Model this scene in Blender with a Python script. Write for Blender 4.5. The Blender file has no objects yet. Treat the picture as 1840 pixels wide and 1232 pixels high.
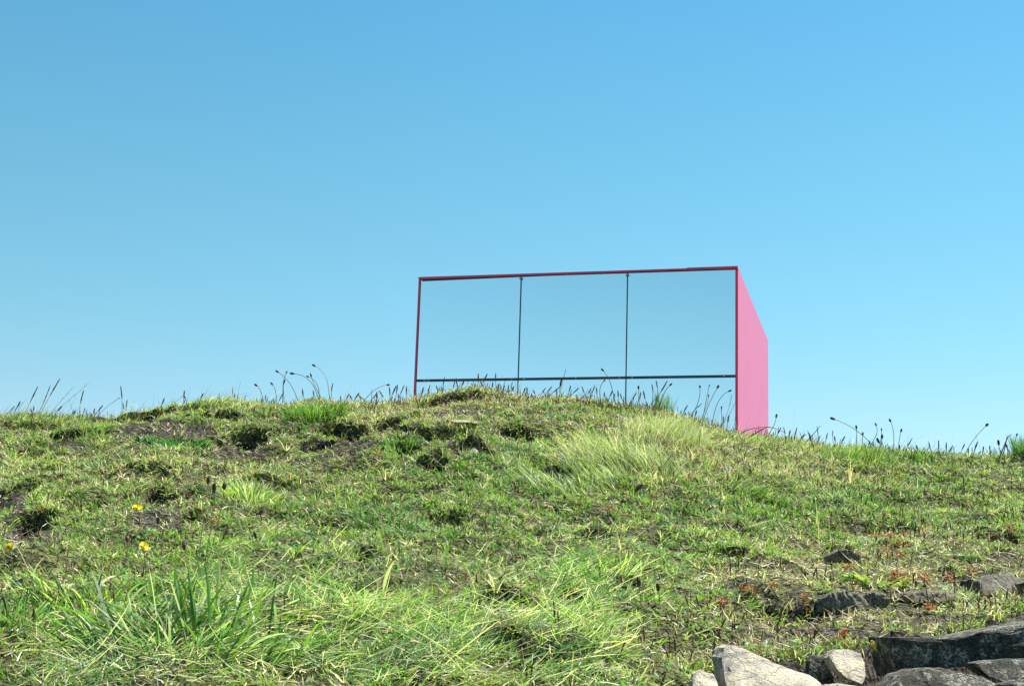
import bpy, math
import numpy as np
from mathutils import Matrix, Vector

scene = bpy.context.scene
COL = scene.collection
rng = np.random.default_rng(7)

# ------------------------------------------------------------------ camera
F_PX, PITCH, ROLL = 2610.7, 0.19877, 0.03146       # focal length in px of a 1840 px wide frame
fw = np.array([0, math.cos(PITCH), math.sin(PITCH)])
up0 = np.array([0, -math.sin(PITCH), math.cos(PITCH)])
rt0 = np.array([1.0, 0, 0])
RT = rt0 * math.cos(ROLL) + up0 * math.sin(ROLL)
UP = up0 * math.cos(ROLL) - rt0 * math.sin(ROLL)
cam_data = bpy.data.cameras.new('camera')
cam = bpy.data.objects.new('camera', cam_data)
COL.objects.link(cam)
scene.camera = cam
cam_data.sensor_width = 36
cam_data.lens = F_PX / 1840 * 36
cam_data.clip_start = 0.05
cam_data.clip_end = 3000
cam.matrix_world = Matrix(((RT[0], UP[0], -fw[0], 0), (RT[1], UP[1], -fw[1], 0), (RT[2], UP[2], -fw[2], 0), (0, 0, 0, 1)))

# ------------------------------------------------------------------ sky and sun
SUN_EL = math.radians(54)
SUN_AZ = math.radians(50)            # from +Y (view direction) towards +X
world = bpy.data.worlds.new('World')
scene.world = world
world.use_nodes = True
wn, wl = world.node_tree.nodes, world.node_tree.links
bg = wn['Background']
sky = wn.new('ShaderNodeTexSky')
sky.sky_type = 'NISHITA'
sky.sun_disc = False
sky.sun_elevation = SUN_EL
sky.sun_rotation = SUN_AZ
sky.altitude = 0
sky.air_density = 1.0
sky.dust_density = 0.1
sky.ozone_density = 1.4
tint = wn.new('ShaderNodeMix')
tint.data_type = 'RGBA'
tint.blend_type = 'MULTIPLY'
tint.inputs[0].default_value = 1.0
# clear sea air: whiter towards the horizon, purer blue higher up, the same all the way round
geo = wn.new('ShaderNodeNewGeometry')
sep = wn.new('ShaderNodeSeparateXYZ')
neg = wn.new('ShaderNodeMath'); neg.operation = 'MULTIPLY'; neg.inputs[1].default_value = -1
air = wn.new('ShaderNodeValToRGB')
wl.new(geo.outputs['Incoming'], sep.inputs[0]); wl.new(sep.outputs['Z'], neg.inputs[0]); wl.new(neg.outputs[0], air.inputs[0])
stops = [(0, (1.0, .90, .92)), (.13, (.84, .985, .94)), (.2, (.70, 1.05, .957)), (.306, (.605, 1.095, 1.0)), (.415, (.515, 1.09, 1.08)), (.8, (.44, 1.05, 1.1))]
el_ = air.color_ramp.elements
el_[0].position, el_[0].color = stops[0][0], (*stops[0][1], 1)
el_[1].position, el_[1].color = stops[-1][0], (*stops[-1][1], 1)
for p_, c_ in stops[1:-1]:
    el_.new(p_).color = (*c_, 1)
wl.new(air.outputs[0], tint.inputs[7])
wl.new(sky.outputs[0], tint.inputs[6])
wl.new(tint.outputs[2], bg.inputs[0])
bg.inputs[1].default_value = 0.0500

sun_d = bpy.data.lights.new('sun', 'SUN')
sun = bpy.data.objects.new('sun', sun_d)
COL.objects.link(sun)
sun_d.energy = 5.0
sun_d.angle = math.radians(0.53)
sun_d.color = (1.0, 0.95, 0.86)
SUN_DIR = Vector((math.sin(SUN_AZ) * math.cos(SUN_EL), math.cos(SUN_AZ) * math.cos(SUN_EL), math.sin(SUN_EL)))
sun.rotation_euler = SUN_DIR.to_track_quat('Z', 'Y').to_euler()

scene.view_settings.view_transform = 'Standard'
scene.view_settings.look = 'None'
scene.view_settings.exposure = 1.52
scene.view_settings.gamma = 1
scene.view_settings.use_curve_mapping = False
scene.cycles.max_bounces = 6
scene.cycles.diffuse_bounces = 3
scene.cycles.transmission_bounces = 4


# ------------------------------------------------------------------ helpers
def ray(px, py):
    """direction of the picture point, scaled to y = 1"""
    px, py = np.asarray(px, float), np.asarray(py, float)
    d = fw + (px[..., None] - 920) / F_PX * RT - (py[..., None] - 616) / F_PX * UP
    return d / d[..., 1:2]


def at(px, py, y):
    return ray(px, py) * np.asarray(y, float)[..., None]


def project(P):
    d = P @ fw
    return 920 + F_PX * (P @ RT) / d, 616 - F_PX * (P @ UP) / d


def _hash(ix, iy, s):
    h = (ix.astype(np.int64) * 374761393 + iy.astype(np.int64) * 668265263 + s * 974634777) & 0xFFFFFFFF
    h = ((h ^ (h >> 13)) * 1274126177) & 0xFFFFFFFF
    h = (h ^ (h >> 16)) & 0xFFFFFFFF
    return h / 4294967295.0


def vnoise(x, y, s=0):
    ix, iy = np.floor(x), np.floor(y)
    fx, fy = x - ix, y - iy
    fx, fy = fx * fx * (3 - 2 * fx), fy * fy * (3 - 2 * fy)
    a, b = _hash(ix, iy, s), _hash(ix + 1, iy, s)
    c, d = _hash(ix, iy + 1, s), _hash(ix + 1, iy + 1, s)
    return (a + (b - a) * fx) * (1 - fy) + (c + (d - c) * fx) * fy


def fbm(x, y, s=0, o=3):
    t, a, n = 0, 1, 0
    for k in range(o):
        t = t + a * vnoise(x * 2 ** k + 17.3 * k, y * 2 ** k + 5.1 * k, s + k)
        n += a
        a *= .5
    return t / n


def smooth(a, b, x):
    t = np.clip((x - a) / (b - a), 0, 1)
    return t * t * (3 - 2 * t)


# ------------------------------------------------------------------ the lie of the land
Y_PROF = np.array([-600, 1.2, 2.0, 2.45, 2.8, 3.5, 4.5, 5.5, 6.5, 7.2, 7.6, 8.0, 9.0, 15, 30, 120, 2000])
Z_PROF = np.array([-1.7, -1.6, -.75, -.21, -.10, .03, .245, .51, .85, 1.10, 1.225, 1.275, 1.30, 1.33, 1.2, -2, -40])
CREST = np.array([(-1200, 790), (-400, 760), (0, 746), (100, 753), (200, 753), (240, 745), (300, 742), (340, 728), (400, 722), (450, 729), (520, 735),
                  (560, 724), (610, 729), (680, 729), (740, 724), (800, 714), (860, 707), (900, 711), (960, 718), (1040, 718),
                  (1100, 728), (1180, 738), (1240, 757), (1290, 773), (1340, 786), (1400, 793), (1460, 803), (1540, 812),
                  (1600, 816), (1700, 826), (1800, 828), (1840, 822), (2200, 850), (3200, 900)], float)
cp = at(CREST[:, 0], CREST[:, 1], np.full(len(CREST), 7.6))
CX, CZ = cp[:, 0], cp[:, 2] - 1.225


def H0(x, y):
    z = np.interp(y, Y_PROF, Z_PROF)
    w = smooth(3.0, 7.3, y) * (1 - smooth(9, 40, y))
    return z + np.interp(x, CX, CZ) * w


def hit(px, py, H=None):
    """point of the ground seen at a picture point"""
    H = H or H0
    px, py = np.atleast_1d(np.asarray(px, float)), np.atleast_1d(np.asarray(py, float))
    r = ray(px, py)
    yy = np.full(px.shape, 2.3)
    done = np.zeros(px.shape, bool)
    for _ in range(1400):
        P = r * yy[:, None]
        below = P[:, 2] <= H(P[:, 0], P[:, 1])
        done |= below
        yy = np.where(done, yy, yy + .004)
        if done.all() or yy.max() > 7.9:
            break
    yy = np.minimum(yy, 7.6)
    return r * yy[:, None]


# hollows under turf lips: px, py of the lip, half width px, depth m, length m towards the viewer
HOLES = [(60, 765, 50, .06, .25), (130, 790, 38, .11, .22), (290, 748, 90, .10, .30), (215, 755, 35, .07, .2), (380, 745, 45, .09, .25),
         (440, 792, 48, .12, .25), (520, 748, 40, .06, .2), (575, 790, 38, .11, .28), (640, 775, 60, .10, .35),
         (710, 760, 40, .07, .25), (815, 722, 60, .09, .22), (770, 783, 40, .09, .18), (850, 815, 32, .17, .22), (790, 832, 34, .12, .2),
         (930, 765, 30, .08, .15), (735, 815, 20, .08, .15), (1000, 862, 26, .08, .2), (1140, 790, 22, .10, .2),
         (75, 930, 48, .09, .35), (300, 900, 55, .08, .3), (20, 880, 45, .07, .3), (150, 960, 30, .07, .2), (350, 935, 20, .08, .15),
         (570, 938, 36, .05, .2), (655, 1005, 30, .06, .2), (1375, 900, 42, .08, .18), (1800, 978, 50, .08, .16),
         (1815, 1012, 55, .10, .2), (1415, 1075, 60, .04, .3), (1390, 1100, 50, .05, .25), (1505, 983, 30, .05, .1),
         (330, 1120, 45, .12, .16), (480, 1095, 40, .08, .12), (930, 1118, 50, .08, .14), (1120, 1068, 28, .07, .12),
         (1030, 1098, 25, .06, .1), (900, 1200, 60, .06, .1), (170, 1090, 60, .05, .15), (1690, 1025, 30, .05, .12),
         (1240, 870, 40, .03, .2), (1560, 850, 60, .03, .2), (1050, 960, 60, .03, .2), (820, 930, 50, .035, .2), (480, 870, 50, .03, .2),
         (250, 850, 60, .03, .2), (1300, 980, 50, .04, .2), (700, 900, 45, .03, .2), (1150, 900, 40, .03, .2)]
HA = np.array(HOLES, float)
HP = hit(HA[:, 0], HA[:, 1])
HW = HA[:, 2] / F_PX * HP[:, 1]

# edge of the tumbled wall, lower right: in front of it the ground drops away
EDGE = np.array([(1180, 1245), (1235, 1222), (1290, 1190), (1330, 1165), (1400, 1192), (1460, 1190), (1500, 1163), (1560, 1150), (1600, 1138), (1700, 1136),
                 (1760, 1124), (1840, 1110), (1950, 1100), (2300, 1080)], float)
EP = hit(EDGE[:, 0], EDGE[:, 1])
EX, EY = EP[:, 0], EP[:, 1]


def lip_wobble(x, k):
    """ragged line of a turf lip"""
    return (vnoise(x / .09, x * 0 + k, 50 + k) - .5) * .15 + (vnoise(x / .03, x * 0 + k, 90 + k) - .5) * .05


def holes(x, y, face=.03):
    warp = vnoise(x / .09, y / .06, 401)
    rag = .25 + 1.35 * fbm(x / .06, y / .06, 411, 3)
    dz = np.zeros_like(x)
    up = np.zeros_like(x)
    soil = np.zeros_like(x)
    for k in range(len(HA)):
        hx, hy, w, d, L = HP[k, 0], HP[k, 1], HW[k], HA[k, 3], HA[k, 4]
        v = y - hy - lip_wobble(x, k)
        u = (x - hx) / w + 1.1 * (warp - .5)
        m = (np.abs(u) < 2.2) & (v > -L * 1.5) & (v < .25)
        if not m.any():
            continue
        g = rag * np.clip(1 + v / L, 0, 1) ** 1.6 * (1 - smooth(0, face, v))
        e = np.exp(-np.abs(u) ** 2.4)
        dz = np.where(m, np.minimum(dz, -1.5 * d * g * e), dz)
        lip = np.exp(-((v - .07) / .06) ** 2) * e * .35 * d
        up = np.maximum(up, lip)
        soil = np.where(m, np.maximum(soil, smooth(.12, .5, g * e) * min(1, d / .08)), soil)
    return dz + up * (dz > -.004), soil


def height(x, y, want_soil=False):
    x, y = np.asarray(x, float), np.asarray(y, float)
    z = H0(x, y)
    dz, soil = holes(x, y)
    near = (1 - smooth(14, 30, np.abs(y) + np.abs(x)))
    crest_calm = 1 - .6 * smooth(6.6, 7.3, y) * (1 - smooth(8.2, 9, y))
    z = z + near * crest_calm * ((fbm(x / .55, y / .55, 3) - .5) * .13 + (fbm(x / .17 + 9, y / .17, 9) - .5) * .085)
    z = z + near * (fbm(x / .055, y / .055, 21, 2) - .5) * .03
    ey = np.interp(x, EX, EY)
    drop = (1 - smooth(-.05, .02, y - ey)) * smooth(EX[0], EX[2], x) * (1 - smooth(2.3, 4, x))
    z = z + dz * (1 - drop) - drop * .45 * (y > 2.2)
    if want_soil:
        return z, soil, np.maximum(drop, (y < ey + .04) * smooth(EX[0], EX[2], x) * (y > 2.2) * .98)
    return z


# the ground worked out once on a fine grid; everything that stands on it reads it from there
GD = .0135
LX, LY = np.arange(-4.2, 4.2, GD), np.arange(2.15, 9.3, GD)
_gx, _gy = np.meshgrid(LX, LY)
_g = [q.reshape(_gx.shape) for q in height(_gx.ravel(), _gy.ravel(), True)]


def ground(x, y, want_soil=False):
    x, y = np.atleast_1d(np.asarray(x, float)), np.atleast_1d(np.asarray(y, float))
    fx, fy = (x - LX[0]) / GD, (y - LY[0]) / GD
    i, j = np.clip(fx.astype(int), 0, len(LX) - 2), np.clip(fy.astype(int), 0, len(LY) - 2)
    a, b = np.clip(fx - i, 0, 1), np.clip(fy - j, 0, 1)
    out = [q[j, i] * (1 - a) * (1 - b) + q[j, i + 1] * a * (1 - b) + q[j + 1, i] * (1 - a) * b + q[j + 1, i + 1] * a * b for q in _g]
    off = (x < LX[0]) | (x > LX[-1]) | (y < LY[0]) | (y > LY[-1])
    if off.any():
        out[0][off] = height(x[off], y[off])
    return out if want_soil else out[0]


hgt = ground
_gzbase = _g[0]


def onto(px, py):
    r = ray(float(px), float(py))
    yy = np.arange(2.3, 7.9, .003)
    P = r[None] * yy[:, None]
    below = np.nonzero(P[:, 2] <= ground(P[:, 0], P[:, 1]))[0]
    return P[below[0]:below[0] + 1] if len(below) else r[None] * 7.6


# ------------------------------------------------------------------ materials
def new_mat(name):
    m = bpy.data.materials.new(name)
    m.use_nodes = True
    n = m.node_tree.nodes
    n.clear()
    out = n.new('ShaderNodeOutputMaterial')
    return m, n, m.node_tree.links, out


def blade_material(name, trans=.35, rough=.45, gloss=.3):
    m, n, l, out = new_mat(name)
    at_ = n.new('ShaderNodeAttribute')
    at_.attribute_name = 'tone'
    p = n.new('ShaderNodeBsdfPrincipled')
    p.inputs['Roughness'].default_value = rough
    p.inputs['Specular IOR Level'].default_value = gloss
    tr = n.new('ShaderNodeBsdfTranslucent')
    mx = n.new('ShaderNodeMixShader')
    mx.inputs[0].default_value = trans
    bright = n.new('ShaderNodeMix')
    bright.data_type = 'RGBA'
    bright.blend_type = 'MULTIPLY'
    bright.inputs[0].default_value = 1
    bright.inputs[7].default_value = (1.2, 1.42, .75, 1)
    l.new(at_.outputs['Color'], p.inputs['Base Color'])
    l.new(at_.outputs['Color'], bright.inputs[6])
    l.new(bright.outputs[2], tr.inputs['Color'])
    l.new(p.outputs[0], mx.inputs[1])
    l.new(tr.outputs[0], mx.inputs[2])
    l.new(mx.outputs[0], out.inputs[0])
    return m


def plain(name, col, rough=.6, metal=0, spec=.5, noise=None, bump=0, scale=40):
    m, n, l, out = new_mat(name)
    p = n.new('ShaderNodeBsdfPrincipled')
    p.inputs['Base Color'].default_value = (*col, 1)
    p.inputs['Roughness'].default_value = rough
    p.inputs['Metallic'].default_value = metal
    p.inputs['Specular IOR Level'].default_value = spec
    if noise or bump:
        tc = n.new('ShaderNodeTexCoord')
        nz = n.new('ShaderNodeTexNoise')
        nz.inputs['Scale'].default_value = scale
        nz.inputs['Detail'].default_value = 6
        l.new(tc.outputs['Object'], nz.inputs['Vector'])
        if noise:
            mx = n.new('ShaderNodeMix')
            mx.data_type = 'RGBA'
            mx.inputs[6].default_value = (*col, 1)
            mx.inputs[7].default_value = (*noise, 1)
            l.new(nz.outputs['Fac'], mx.inputs[0])
            l.new(mx.outputs[2], p.inputs['Base Color'])
        if bump:
            b = n.new('ShaderNodeBump')
            b.inputs['Strength'].default_value = bump
            b.inputs['Distance'].default_value = .01
            l.new(nz.outputs['Fac'], b.inputs['Height'])
            l.new(b.outputs[0], p.inputs['Normal'])
    l.new(p.outputs[0], out.inputs[0])
    return m


def soil_material():
    m, n, l, out = new_mat('soil_and_thatch')
    tc = n.new('ShaderNodeTexCoord')
    p = n.new('ShaderNodeBsdfPrincipled')
    p.inputs['Roughness'].default_value = .95
    p.inputs['Specular IOR Level'].default_value = .1
    a = n.new('ShaderNodeTexNoise'); a.inputs['Scale'].default_value = 55; a.inputs['Detail'].default_value = 8
    b = n.new('ShaderNodeTexNoise'); b.inputs['Scale'].default_value = 4; b.inputs['Detail'].default_value = 5
    at_ = n.new('ShaderNodeAttribute'); at_.attribute_name = 'bare'
    r1 = n.new('ShaderNodeValToRGB')
    e = r1.color_ramp.elements
    e[0].position = .38; e[0].color = (.012, .010, .008, 1)
    e[1].position = .72; e[1].color = (.13, .11, .088, 1)
    r2 = n.new('ShaderNodeValToRGB')
    e = r2.color_ramp.elements
    e[0].position = .38; e[0].color = (.02, .026, .01, 1)
    e[1].position = .72; e[1].color = (.16, .16, .07, 1)
    mx = n.new('ShaderNodeMix'); mx.data_type = 'RGBA'
    l.new(tc.outputs['Object'], a.inputs['Vector']); l.new(tc.outputs['Object'], b.inputs['Vector'])
    l.new(a.outputs['Fac'], r1.inputs[0]); l.new(a.outputs['Fac'], r2.inputs[0])
    l.new(at_.outputs['Fac'], mx.inputs[0])
    l.new(r2.outputs[0], mx.inputs[6]); l.new(r1.outputs[0], mx.inputs[7])
    bu = n.new('ShaderNodeBump'); bu.inputs['Strength'].default_value = 1; bu.inputs['Distance'].default_value = .03
    l.new(a.outputs['Fac'], bu.inputs['Height']); l.new(bu.outputs[0], p.inputs['Normal'])
    l.new(mx.outputs[2], p.inputs['Base Color'])
    l.new(p.outputs[0], out.inputs[0])
    return m


def stone_material(name, lo, mid, hi, lichen=(.33, .34, .26), spots=(.03, .035, .03), scale=9, spot_amt=.42):
    """grey granite with paler crystals, dark lichen spots and pale lichen patches"""
    m, n, l, out = new_mat(name)
    tc = n.new('ShaderNodeTexCoord')
    p = n.new('ShaderNodeBsdfPrincipled')
    p.inputs['Roughness'].default_value = .9
    p.inputs['Specular IOR Level'].default_value = .25
    big = n.new('ShaderNodeTexNoise'); big.inputs['Scale'].default_value = scale; big.inputs['Detail'].default_value = 7; big.inputs['Roughness'].default_value = .65
    ramp = n.new('ShaderNodeValToRGB')
    e = ramp.color_ramp.elements
    e[0].position = .33; e[0].color = (*lo, 1)
    e[1].position = .66; e[1].color = (*hi, 1)
    k = ramp.color_ramp.elements.new(.5); k.color = (*mid, 1)
    fine = n.new('ShaderNodeTexNoise'); fine.inputs['Scale'].default_value = scale * 13; fine.inputs['Detail'].default_value = 5; fine.inputs['Roughness'].default_value = .7
    fr = n.new('ShaderNodeMapRange'); fr.inputs[1].default_value = .47 + spot_amt * .1; fr.inputs[2].default_value = .56 + spot_amt * .1
    fr.inputs[3].default_value = 0; fr.inputs[4].default_value = .85
    li = n.new('ShaderNodeTexNoise'); li.inputs['Scale'].default_value = scale * 3.1; li.inputs['Detail'].default_value = 6
    lr = n.new('ShaderNodeMapRange'); lr.inputs[1].default_value = .54; lr.inputs[2].default_value = .6; lr.inputs[4].default_value = .7
    cr = n.new('ShaderNodeTexVoronoi'); cr.feature = 'DISTANCE_TO_EDGE'; cr.inputs['Scale'].default_value = scale * .8
    crr = n.new('ShaderNodeMapRange'); crr.inputs[1].default_value = 0; crr.inputs[2].default_value = .03; crr.inputs[3].default_value = .5; crr.inputs[4].default_value = 1
    wv = n.new('ShaderNodeVectorMath'); wv.operation = 'ADD'
    for t in (big, fine, li):
        l.new(tc.outputs['Object'], t.inputs['Vector'])
    l.new(tc.outputs['Object'], wv.inputs[0]); sc = n.new('ShaderNodeVectorMath'); sc.operation = 'SCALE'; sc.inputs['Scale'].default_value = .09
    l.new(big.outputs['Color'], sc.inputs[0]); l.new(sc.outputs[0], wv.inputs[1]); l.new(wv.outputs[0], cr.inputs['Vector'])
    l.new(big.outputs['Fac'], ramp.inputs[0])
    m1 = n.new('ShaderNodeMix'); m1.data_type = 'RGBA'; m1.inputs[7].default_value = (*lichen, 1)
    l.new(li.outputs['Fac'], lr.inputs[0]); l.new(lr.outputs[0], m1.inputs[0]); l.new(ramp.outputs[0], m1.inputs[6])
    m2 = n.new('ShaderNodeMix'); m2.data_type = 'RGBA'; m2.inputs[7].default_value = (*spots, 1)
    l.new(fine.outputs['Fac'], fr.inputs[0]); l.new(fr.outputs[0], m2.inputs[0]); l.new(m1.outputs[2], m2.inputs[6])
    m3 = n.new('ShaderNodeMix'); m3.data_type = 'RGBA'; m3.blend_type = 'MULTIPLY'; m3.inputs[0].default_value = .22
    l.new(cr.outputs['Distance'], crr.inputs[0]); l.new(m2.outputs[2], m3.inputs[6]); l.new(crr.outputs[0], m3.inputs[7])
    l.new(m3.outputs[2], p.inputs['Base Color'])
    ad = n.new('ShaderNodeMath'); ad.operation = 'ADD'
    l.new(fine.outputs['Fac'], ad.inputs[0]); l.new(crr.outputs[0], ad.inputs[1])
    bu = n.new('ShaderNodeBump'); bu.inputs['Strength'].default_value = 1; bu.inputs['Distance'].default_value = .012
    l.new(ad.outputs[0], bu.inputs['Height']); l.new(bu.outputs[0], p.inputs['Normal'])
    l.new(p.outputs[0], out.inputs[0])
    return m


MAT_GRASS = blade_material('grass_blade', .38, .5, .25)
MAT_DRY = blade_material('dry_stem', .15, .6, .25)
MAT_LEAF = blade_material('leaf', .30, .6, .15)
MAT_SOIL = soil_material()


# ------------------------------------------------------------------ mesh building
def make_mesh(name, V, T, tone=None, mat=None, smooth_shade=False):
    """V (n,3), T (m,3 or 4) index arrays, tone (n,3) vertex colours"""
    me = bpy.data.meshes.new(name)
    V = np.ascontiguousarray(V, np.float32)
    T = np.ascontiguousarray(T, np.int32)
    k = T.shape[1]
    me.vertices.add(len(V)); me.vertices.foreach_set('co', V.ravel())
    me.loops.add(T.size); me.loops.foreach_set('vertex_index', T.ravel())
    me.polygons.add(len(T)); me.polygons.foreach_set('loop_start', np.arange(0, T.size, k, dtype=np.int32))
    me.polygons.foreach_set('loop_total', np.full(len(T), k, np.int32))
    me.polygons.foreach_set('use_smooth', np.full(len(T), bool(smooth_shade)))
    me.update(calc_edges=True)
    if tone is not None:
        a = me.attributes.new('tone', 'FLOAT_COLOR', 'POINT')
        c = np.ones((len(V), 4), np.float32); c[:, :3] = tone
        a.data.foreach_set('color', c.ravel())
    if mat:
        me.materials.append(mat)
    return me


def link(name, me, parent=None, label=None, cat=None, group=None, kind=None, loc=None):
    o = bpy.data.objects.new(name, me)
    COL.objects.link(o)
    if parent is not None:
        o.parent = parent
    if loc is not None:
        o.location = loc
    if label: o['label'] = label
    if cat: o['category'] = cat
    if group: o['group'] = group
    if kind: o['kind'] = kind
    return o


def empty(name, loc, label, cat, group=None, rz=0):
    o = link(name, None, None, label, cat, group, None, loc)
    o.empty_display_size = .05
    o.rotation_euler = (0, 0, rz)
    return o


def blades(root, az, L, W, lean, curl, c0, c1, segs=2, shape='blade', twist=None):
    """ribbons: root (n,3); az bend azimuth; lean start angle off vertical; curl extra angle by the tip; c0, c1 (n,3) base and tip colour"""
    n = len(root)
    d = np.stack([np.cos(az), np.sin(az), np.zeros(n)], 1)
    zz = np.array([0, 0, 1.0])
    side0 = np.stack([-np.sin(az), np.cos(az), np.zeros(n)], 1)
    tw = rng.uniform(-1.2, 1.2, n) if twist is None else twist
    rings, tones = [], []
    P = root.copy()
    prof = {'blade': lambda t: 1 - .55 * t, 'leaf': lambda t: .35 + 2.6 * t * (1 - t), 'fine': lambda t: 1 - .3 * t}[shape]
    for k in range(segs + 1):
        t = k / segs
        th = lean + curl * t
        tang = np.sin(th)[:, None] * d + np.cos(th)[:, None] * zz
        if k:
            thm = lean + curl * (t - .5 / segs)
            P = P + (np.sin(thm)[:, None] * d + np.cos(thm)[:, None] * zz) * (L / segs)[:, None]
        nrm = np.cross(side0, tang)
        sd = side0 * np.cos(tw)[:, None] + nrm * np.sin(tw)[:, None]
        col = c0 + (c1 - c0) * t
        if k < segs:
            w = (W * prof(t) * .5)[:, None]
            rings += [P - sd * w, P + sd * w]
            tones += [col, col]
        else:
            rings.append(P); tones.append(col)
    m = 2 * segs + 1
    V = np.stack(rings, 1).reshape(-1, 3)
    C = np.stack(tones, 1).reshape(-1, 3)
    base = []
    for k in range(segs - 1):
        a = 2 * k
        base += [(a, a + 1, a + 3), (a, a + 3, a + 2)]
    a = 2 * (segs - 1)
    base.append((a, a + 1, a + 2))
    T = (np.arange(n)[:, None, None] * m + np.array(base)[None]).reshape(-1, 3)
    return V, T, C


class Bag:
    def __init__(s): s.V, s.T, s.C, s.n = [], [], [], 0

    def add(s, V, T, C):
        s.V.append(V); s.T.append(T + s.n); s.C.append(C); s.n += len(V)

    def mesh(s, name, mat, sm=False, origin=None):
        V = np.concatenate(s.V)
        if origin is not None:
            V = V - np.asarray(origin)
        return make_mesh(name, V, np.concatenate(s.T), np.concatenate(s.C), mat, sm)


def tube(pts, rad, col, col2=None, sides=5):
    """tapered tube along points, (V,T,C)"""
    pts = np.asarray(pts, float); n = len(pts)
    rad = np.broadcast_to(np.asarray(rad, float), (n,))
    tg = np.gradient(pts, axis=0); tg /= np.linalg.norm(tg, axis=1)[:, None] + 1e-9
    ref = np.array([.3, 1, .1]); a = np.cross(tg, ref); a /= np.linalg.norm(a, axis=1)[:, None] + 1e-9
    b = np.cross(tg, a)
    ph = np.arange(sides) * 2 * np.pi / sides
    V = pts[:, None] + rad[:, None, None] * (np.cos(ph)[None, :, None] * a[:, None] + np.sin(ph)[None, :, None] * b[:, None])
    V = V.reshape(-1, 3)
    T = []
    for i in range(n - 1):
        for j in range(sides):
            p, q = i * sides + j, i * sides + (j + 1) % sides
            T += [(p, q, q + sides), (p, q + sides, p + sides)]
    for j in range(1, sides - 1):
        T += [(0, j + 1, j), ((n - 1) * sides, (n - 1) * sides + j, (n - 1) * sides + j + 1)]
    c = np.asarray(col, float); c2 = c if col2 is None else np.asarray(col2, float)
    C = np.repeat(c + (c2 - c) * np.linspace(0, 1, n)[:, None], sides, 0)
    return V, np.array(T), C


def box(x0, x1, y0, y1, z0, z1):
    V = np.array([(x, y, z) for z in (z0, z1) for y in (y0, y1) for x in (x0, x1)], float)
    Q = np.array([(0, 2, 3, 1), (4, 5, 7, 6), (0, 1, 5, 4), (2, 6, 7, 3), (0, 4, 6, 2), (1, 3, 7, 5)])
    return V, Q


# ------------------------------------------------------------------ the ground sheet
def axis(dense, far):
    out = list(dense)
    s, v = dense[-1] - dense[-2], dense[-1]
    while v < far[1]:
        s *= 1.22; v += s; out.append(v)
    s, v = dense[1] - dense[0], dense[0]
    pre = []
    while v > far[0]:
        s *= 1.22; v -= s; pre.append(v)
    return np.array(pre[::-1] + out)


gx = axis(np.arange(-3.4, 3.4, .020), (-900, 900))
gy = axis(np.concatenate([np.arange(2.2, 8.1, .0155), np.arange(8.1, 9.5, .05)]), (-500, 1500))
GX, GY = np.meshgrid(gx, gy)
gz, gsoil, gdrop = height(GX.ravel(), GY.ravel(), True)
nx, ny = len(gx), len(gy)
idx = np.arange(nx * ny).reshape(ny, nx)
Q = np.stack([idx[:-1, :-1], idx[:-1, 1:], idx[1:, 1:], idx[1:, :-1]], -1).reshape(-1, 4)
me = make_mesh('ground', np.stack([GX.ravel(), GY.ravel(), gz], 1), Q, None, MAT_SOIL, True)
a = me.attributes.new('bare', 'FLOAT', 'POINT')
link('ground', me, kind='structure')

# ------------------------------------------------------------------ zones (read at the place each root stands)
def blob(u, v, cx, cy, rx, ry):
    return np.exp(-((u - cx) / rx) ** 2 - ((v - cy) / ry) ** 2)


def zones(P):
    u, v = project(P)
    long_ = np.clip(blob(u, v, 120, 1200, 260, 75) + blob(u, v, 520, 1130, 200, 90) + blob(u, v, 760, 1170, 240, 70) + blob(u, v, 960, 1160, 190, 90)
                    + blob(u, v, 480, 1030, 110, 50) + .6 * blob(u, v, 1060, 1020, 90, 60), 0, 1)
    stone = np.clip(smooth(1250, 1480, u + (v - 1000) * .8) * smooth(930, 1020, v), 0, 1)
    dry = np.clip(blob(u, v, 850, 715, 200, 25) + blob(u, v, 700, 740, 150, 30) + blob(u, v, 1150, 790, 110, 50) + blob(u, v, 1260, 820, 90, 50)
                  + blob(u, v, 1450, 850, 180, 40) + .7 * stone + .5 * blob(u, v, 350, 840, 300, 60) + .6 * blob(u, v, 200, 1190, 200, 40), 0, 1)
    lush = np.clip(blob(u, v, 310, 795, 50, 14) + blob(u, v, 725, 800, 36, 22) + blob(u, v, 570, 735, 50, 25) + blob(u, v, 330, 1060, 160, 60)
                   + blob(u, v, 700, 940, 160, 50) + blob(u, v, 1350, 900, 180, 40) + .8 * blob(u, v, 1500, 900, 250, 60) + .6 * blob(u, v, 950, 880, 80, 40)
                   + blob(u, v, 120, 795, 60, 20) + blob(u, v, 850, 840, 70, 30) + .7 * blob(u, v, 1600, 830, 200, 20), 0, 1)
    return u, v, long_, stone, dry, lush


BARE = np.array([(300, 775, 95, 20), (440, 812, 55, 13), (605, 805, 72, 20), (60, 962, 62, 26), (290, 935, 62, 22), (20, 905, 40, 28), (120, 800, 40, 9), (710, 778, 50, 10),
                 (830, 742, 60, 9), (830, 800, 42, 10), (790, 850, 40, 8), (1420, 1090, 120, 26), (1480, 1142, 110, 18), (1640, 1118, 90, 14), (1800, 1000, 45, 9),
                 (1700, 1050, 60, 8), (570, 945, 40, 8), (655, 1018, 34, 8), (170, 760, 60, 7), (930, 775, 30, 6)], float)


def bare_at(P):
    u, v = project(P)
    b = np.zeros(len(u))
    for cx_, cy_, rx_, ry_ in BARE:
        b = np.maximum(b, blob(u, v, cx_, cy_, rx_, ry_))
    n = fbm(P[:, 0] / .07, P[:, 1] / .07, 211, 3)
    return smooth(.30, .62, b * (.55 + .9 * n))


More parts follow.
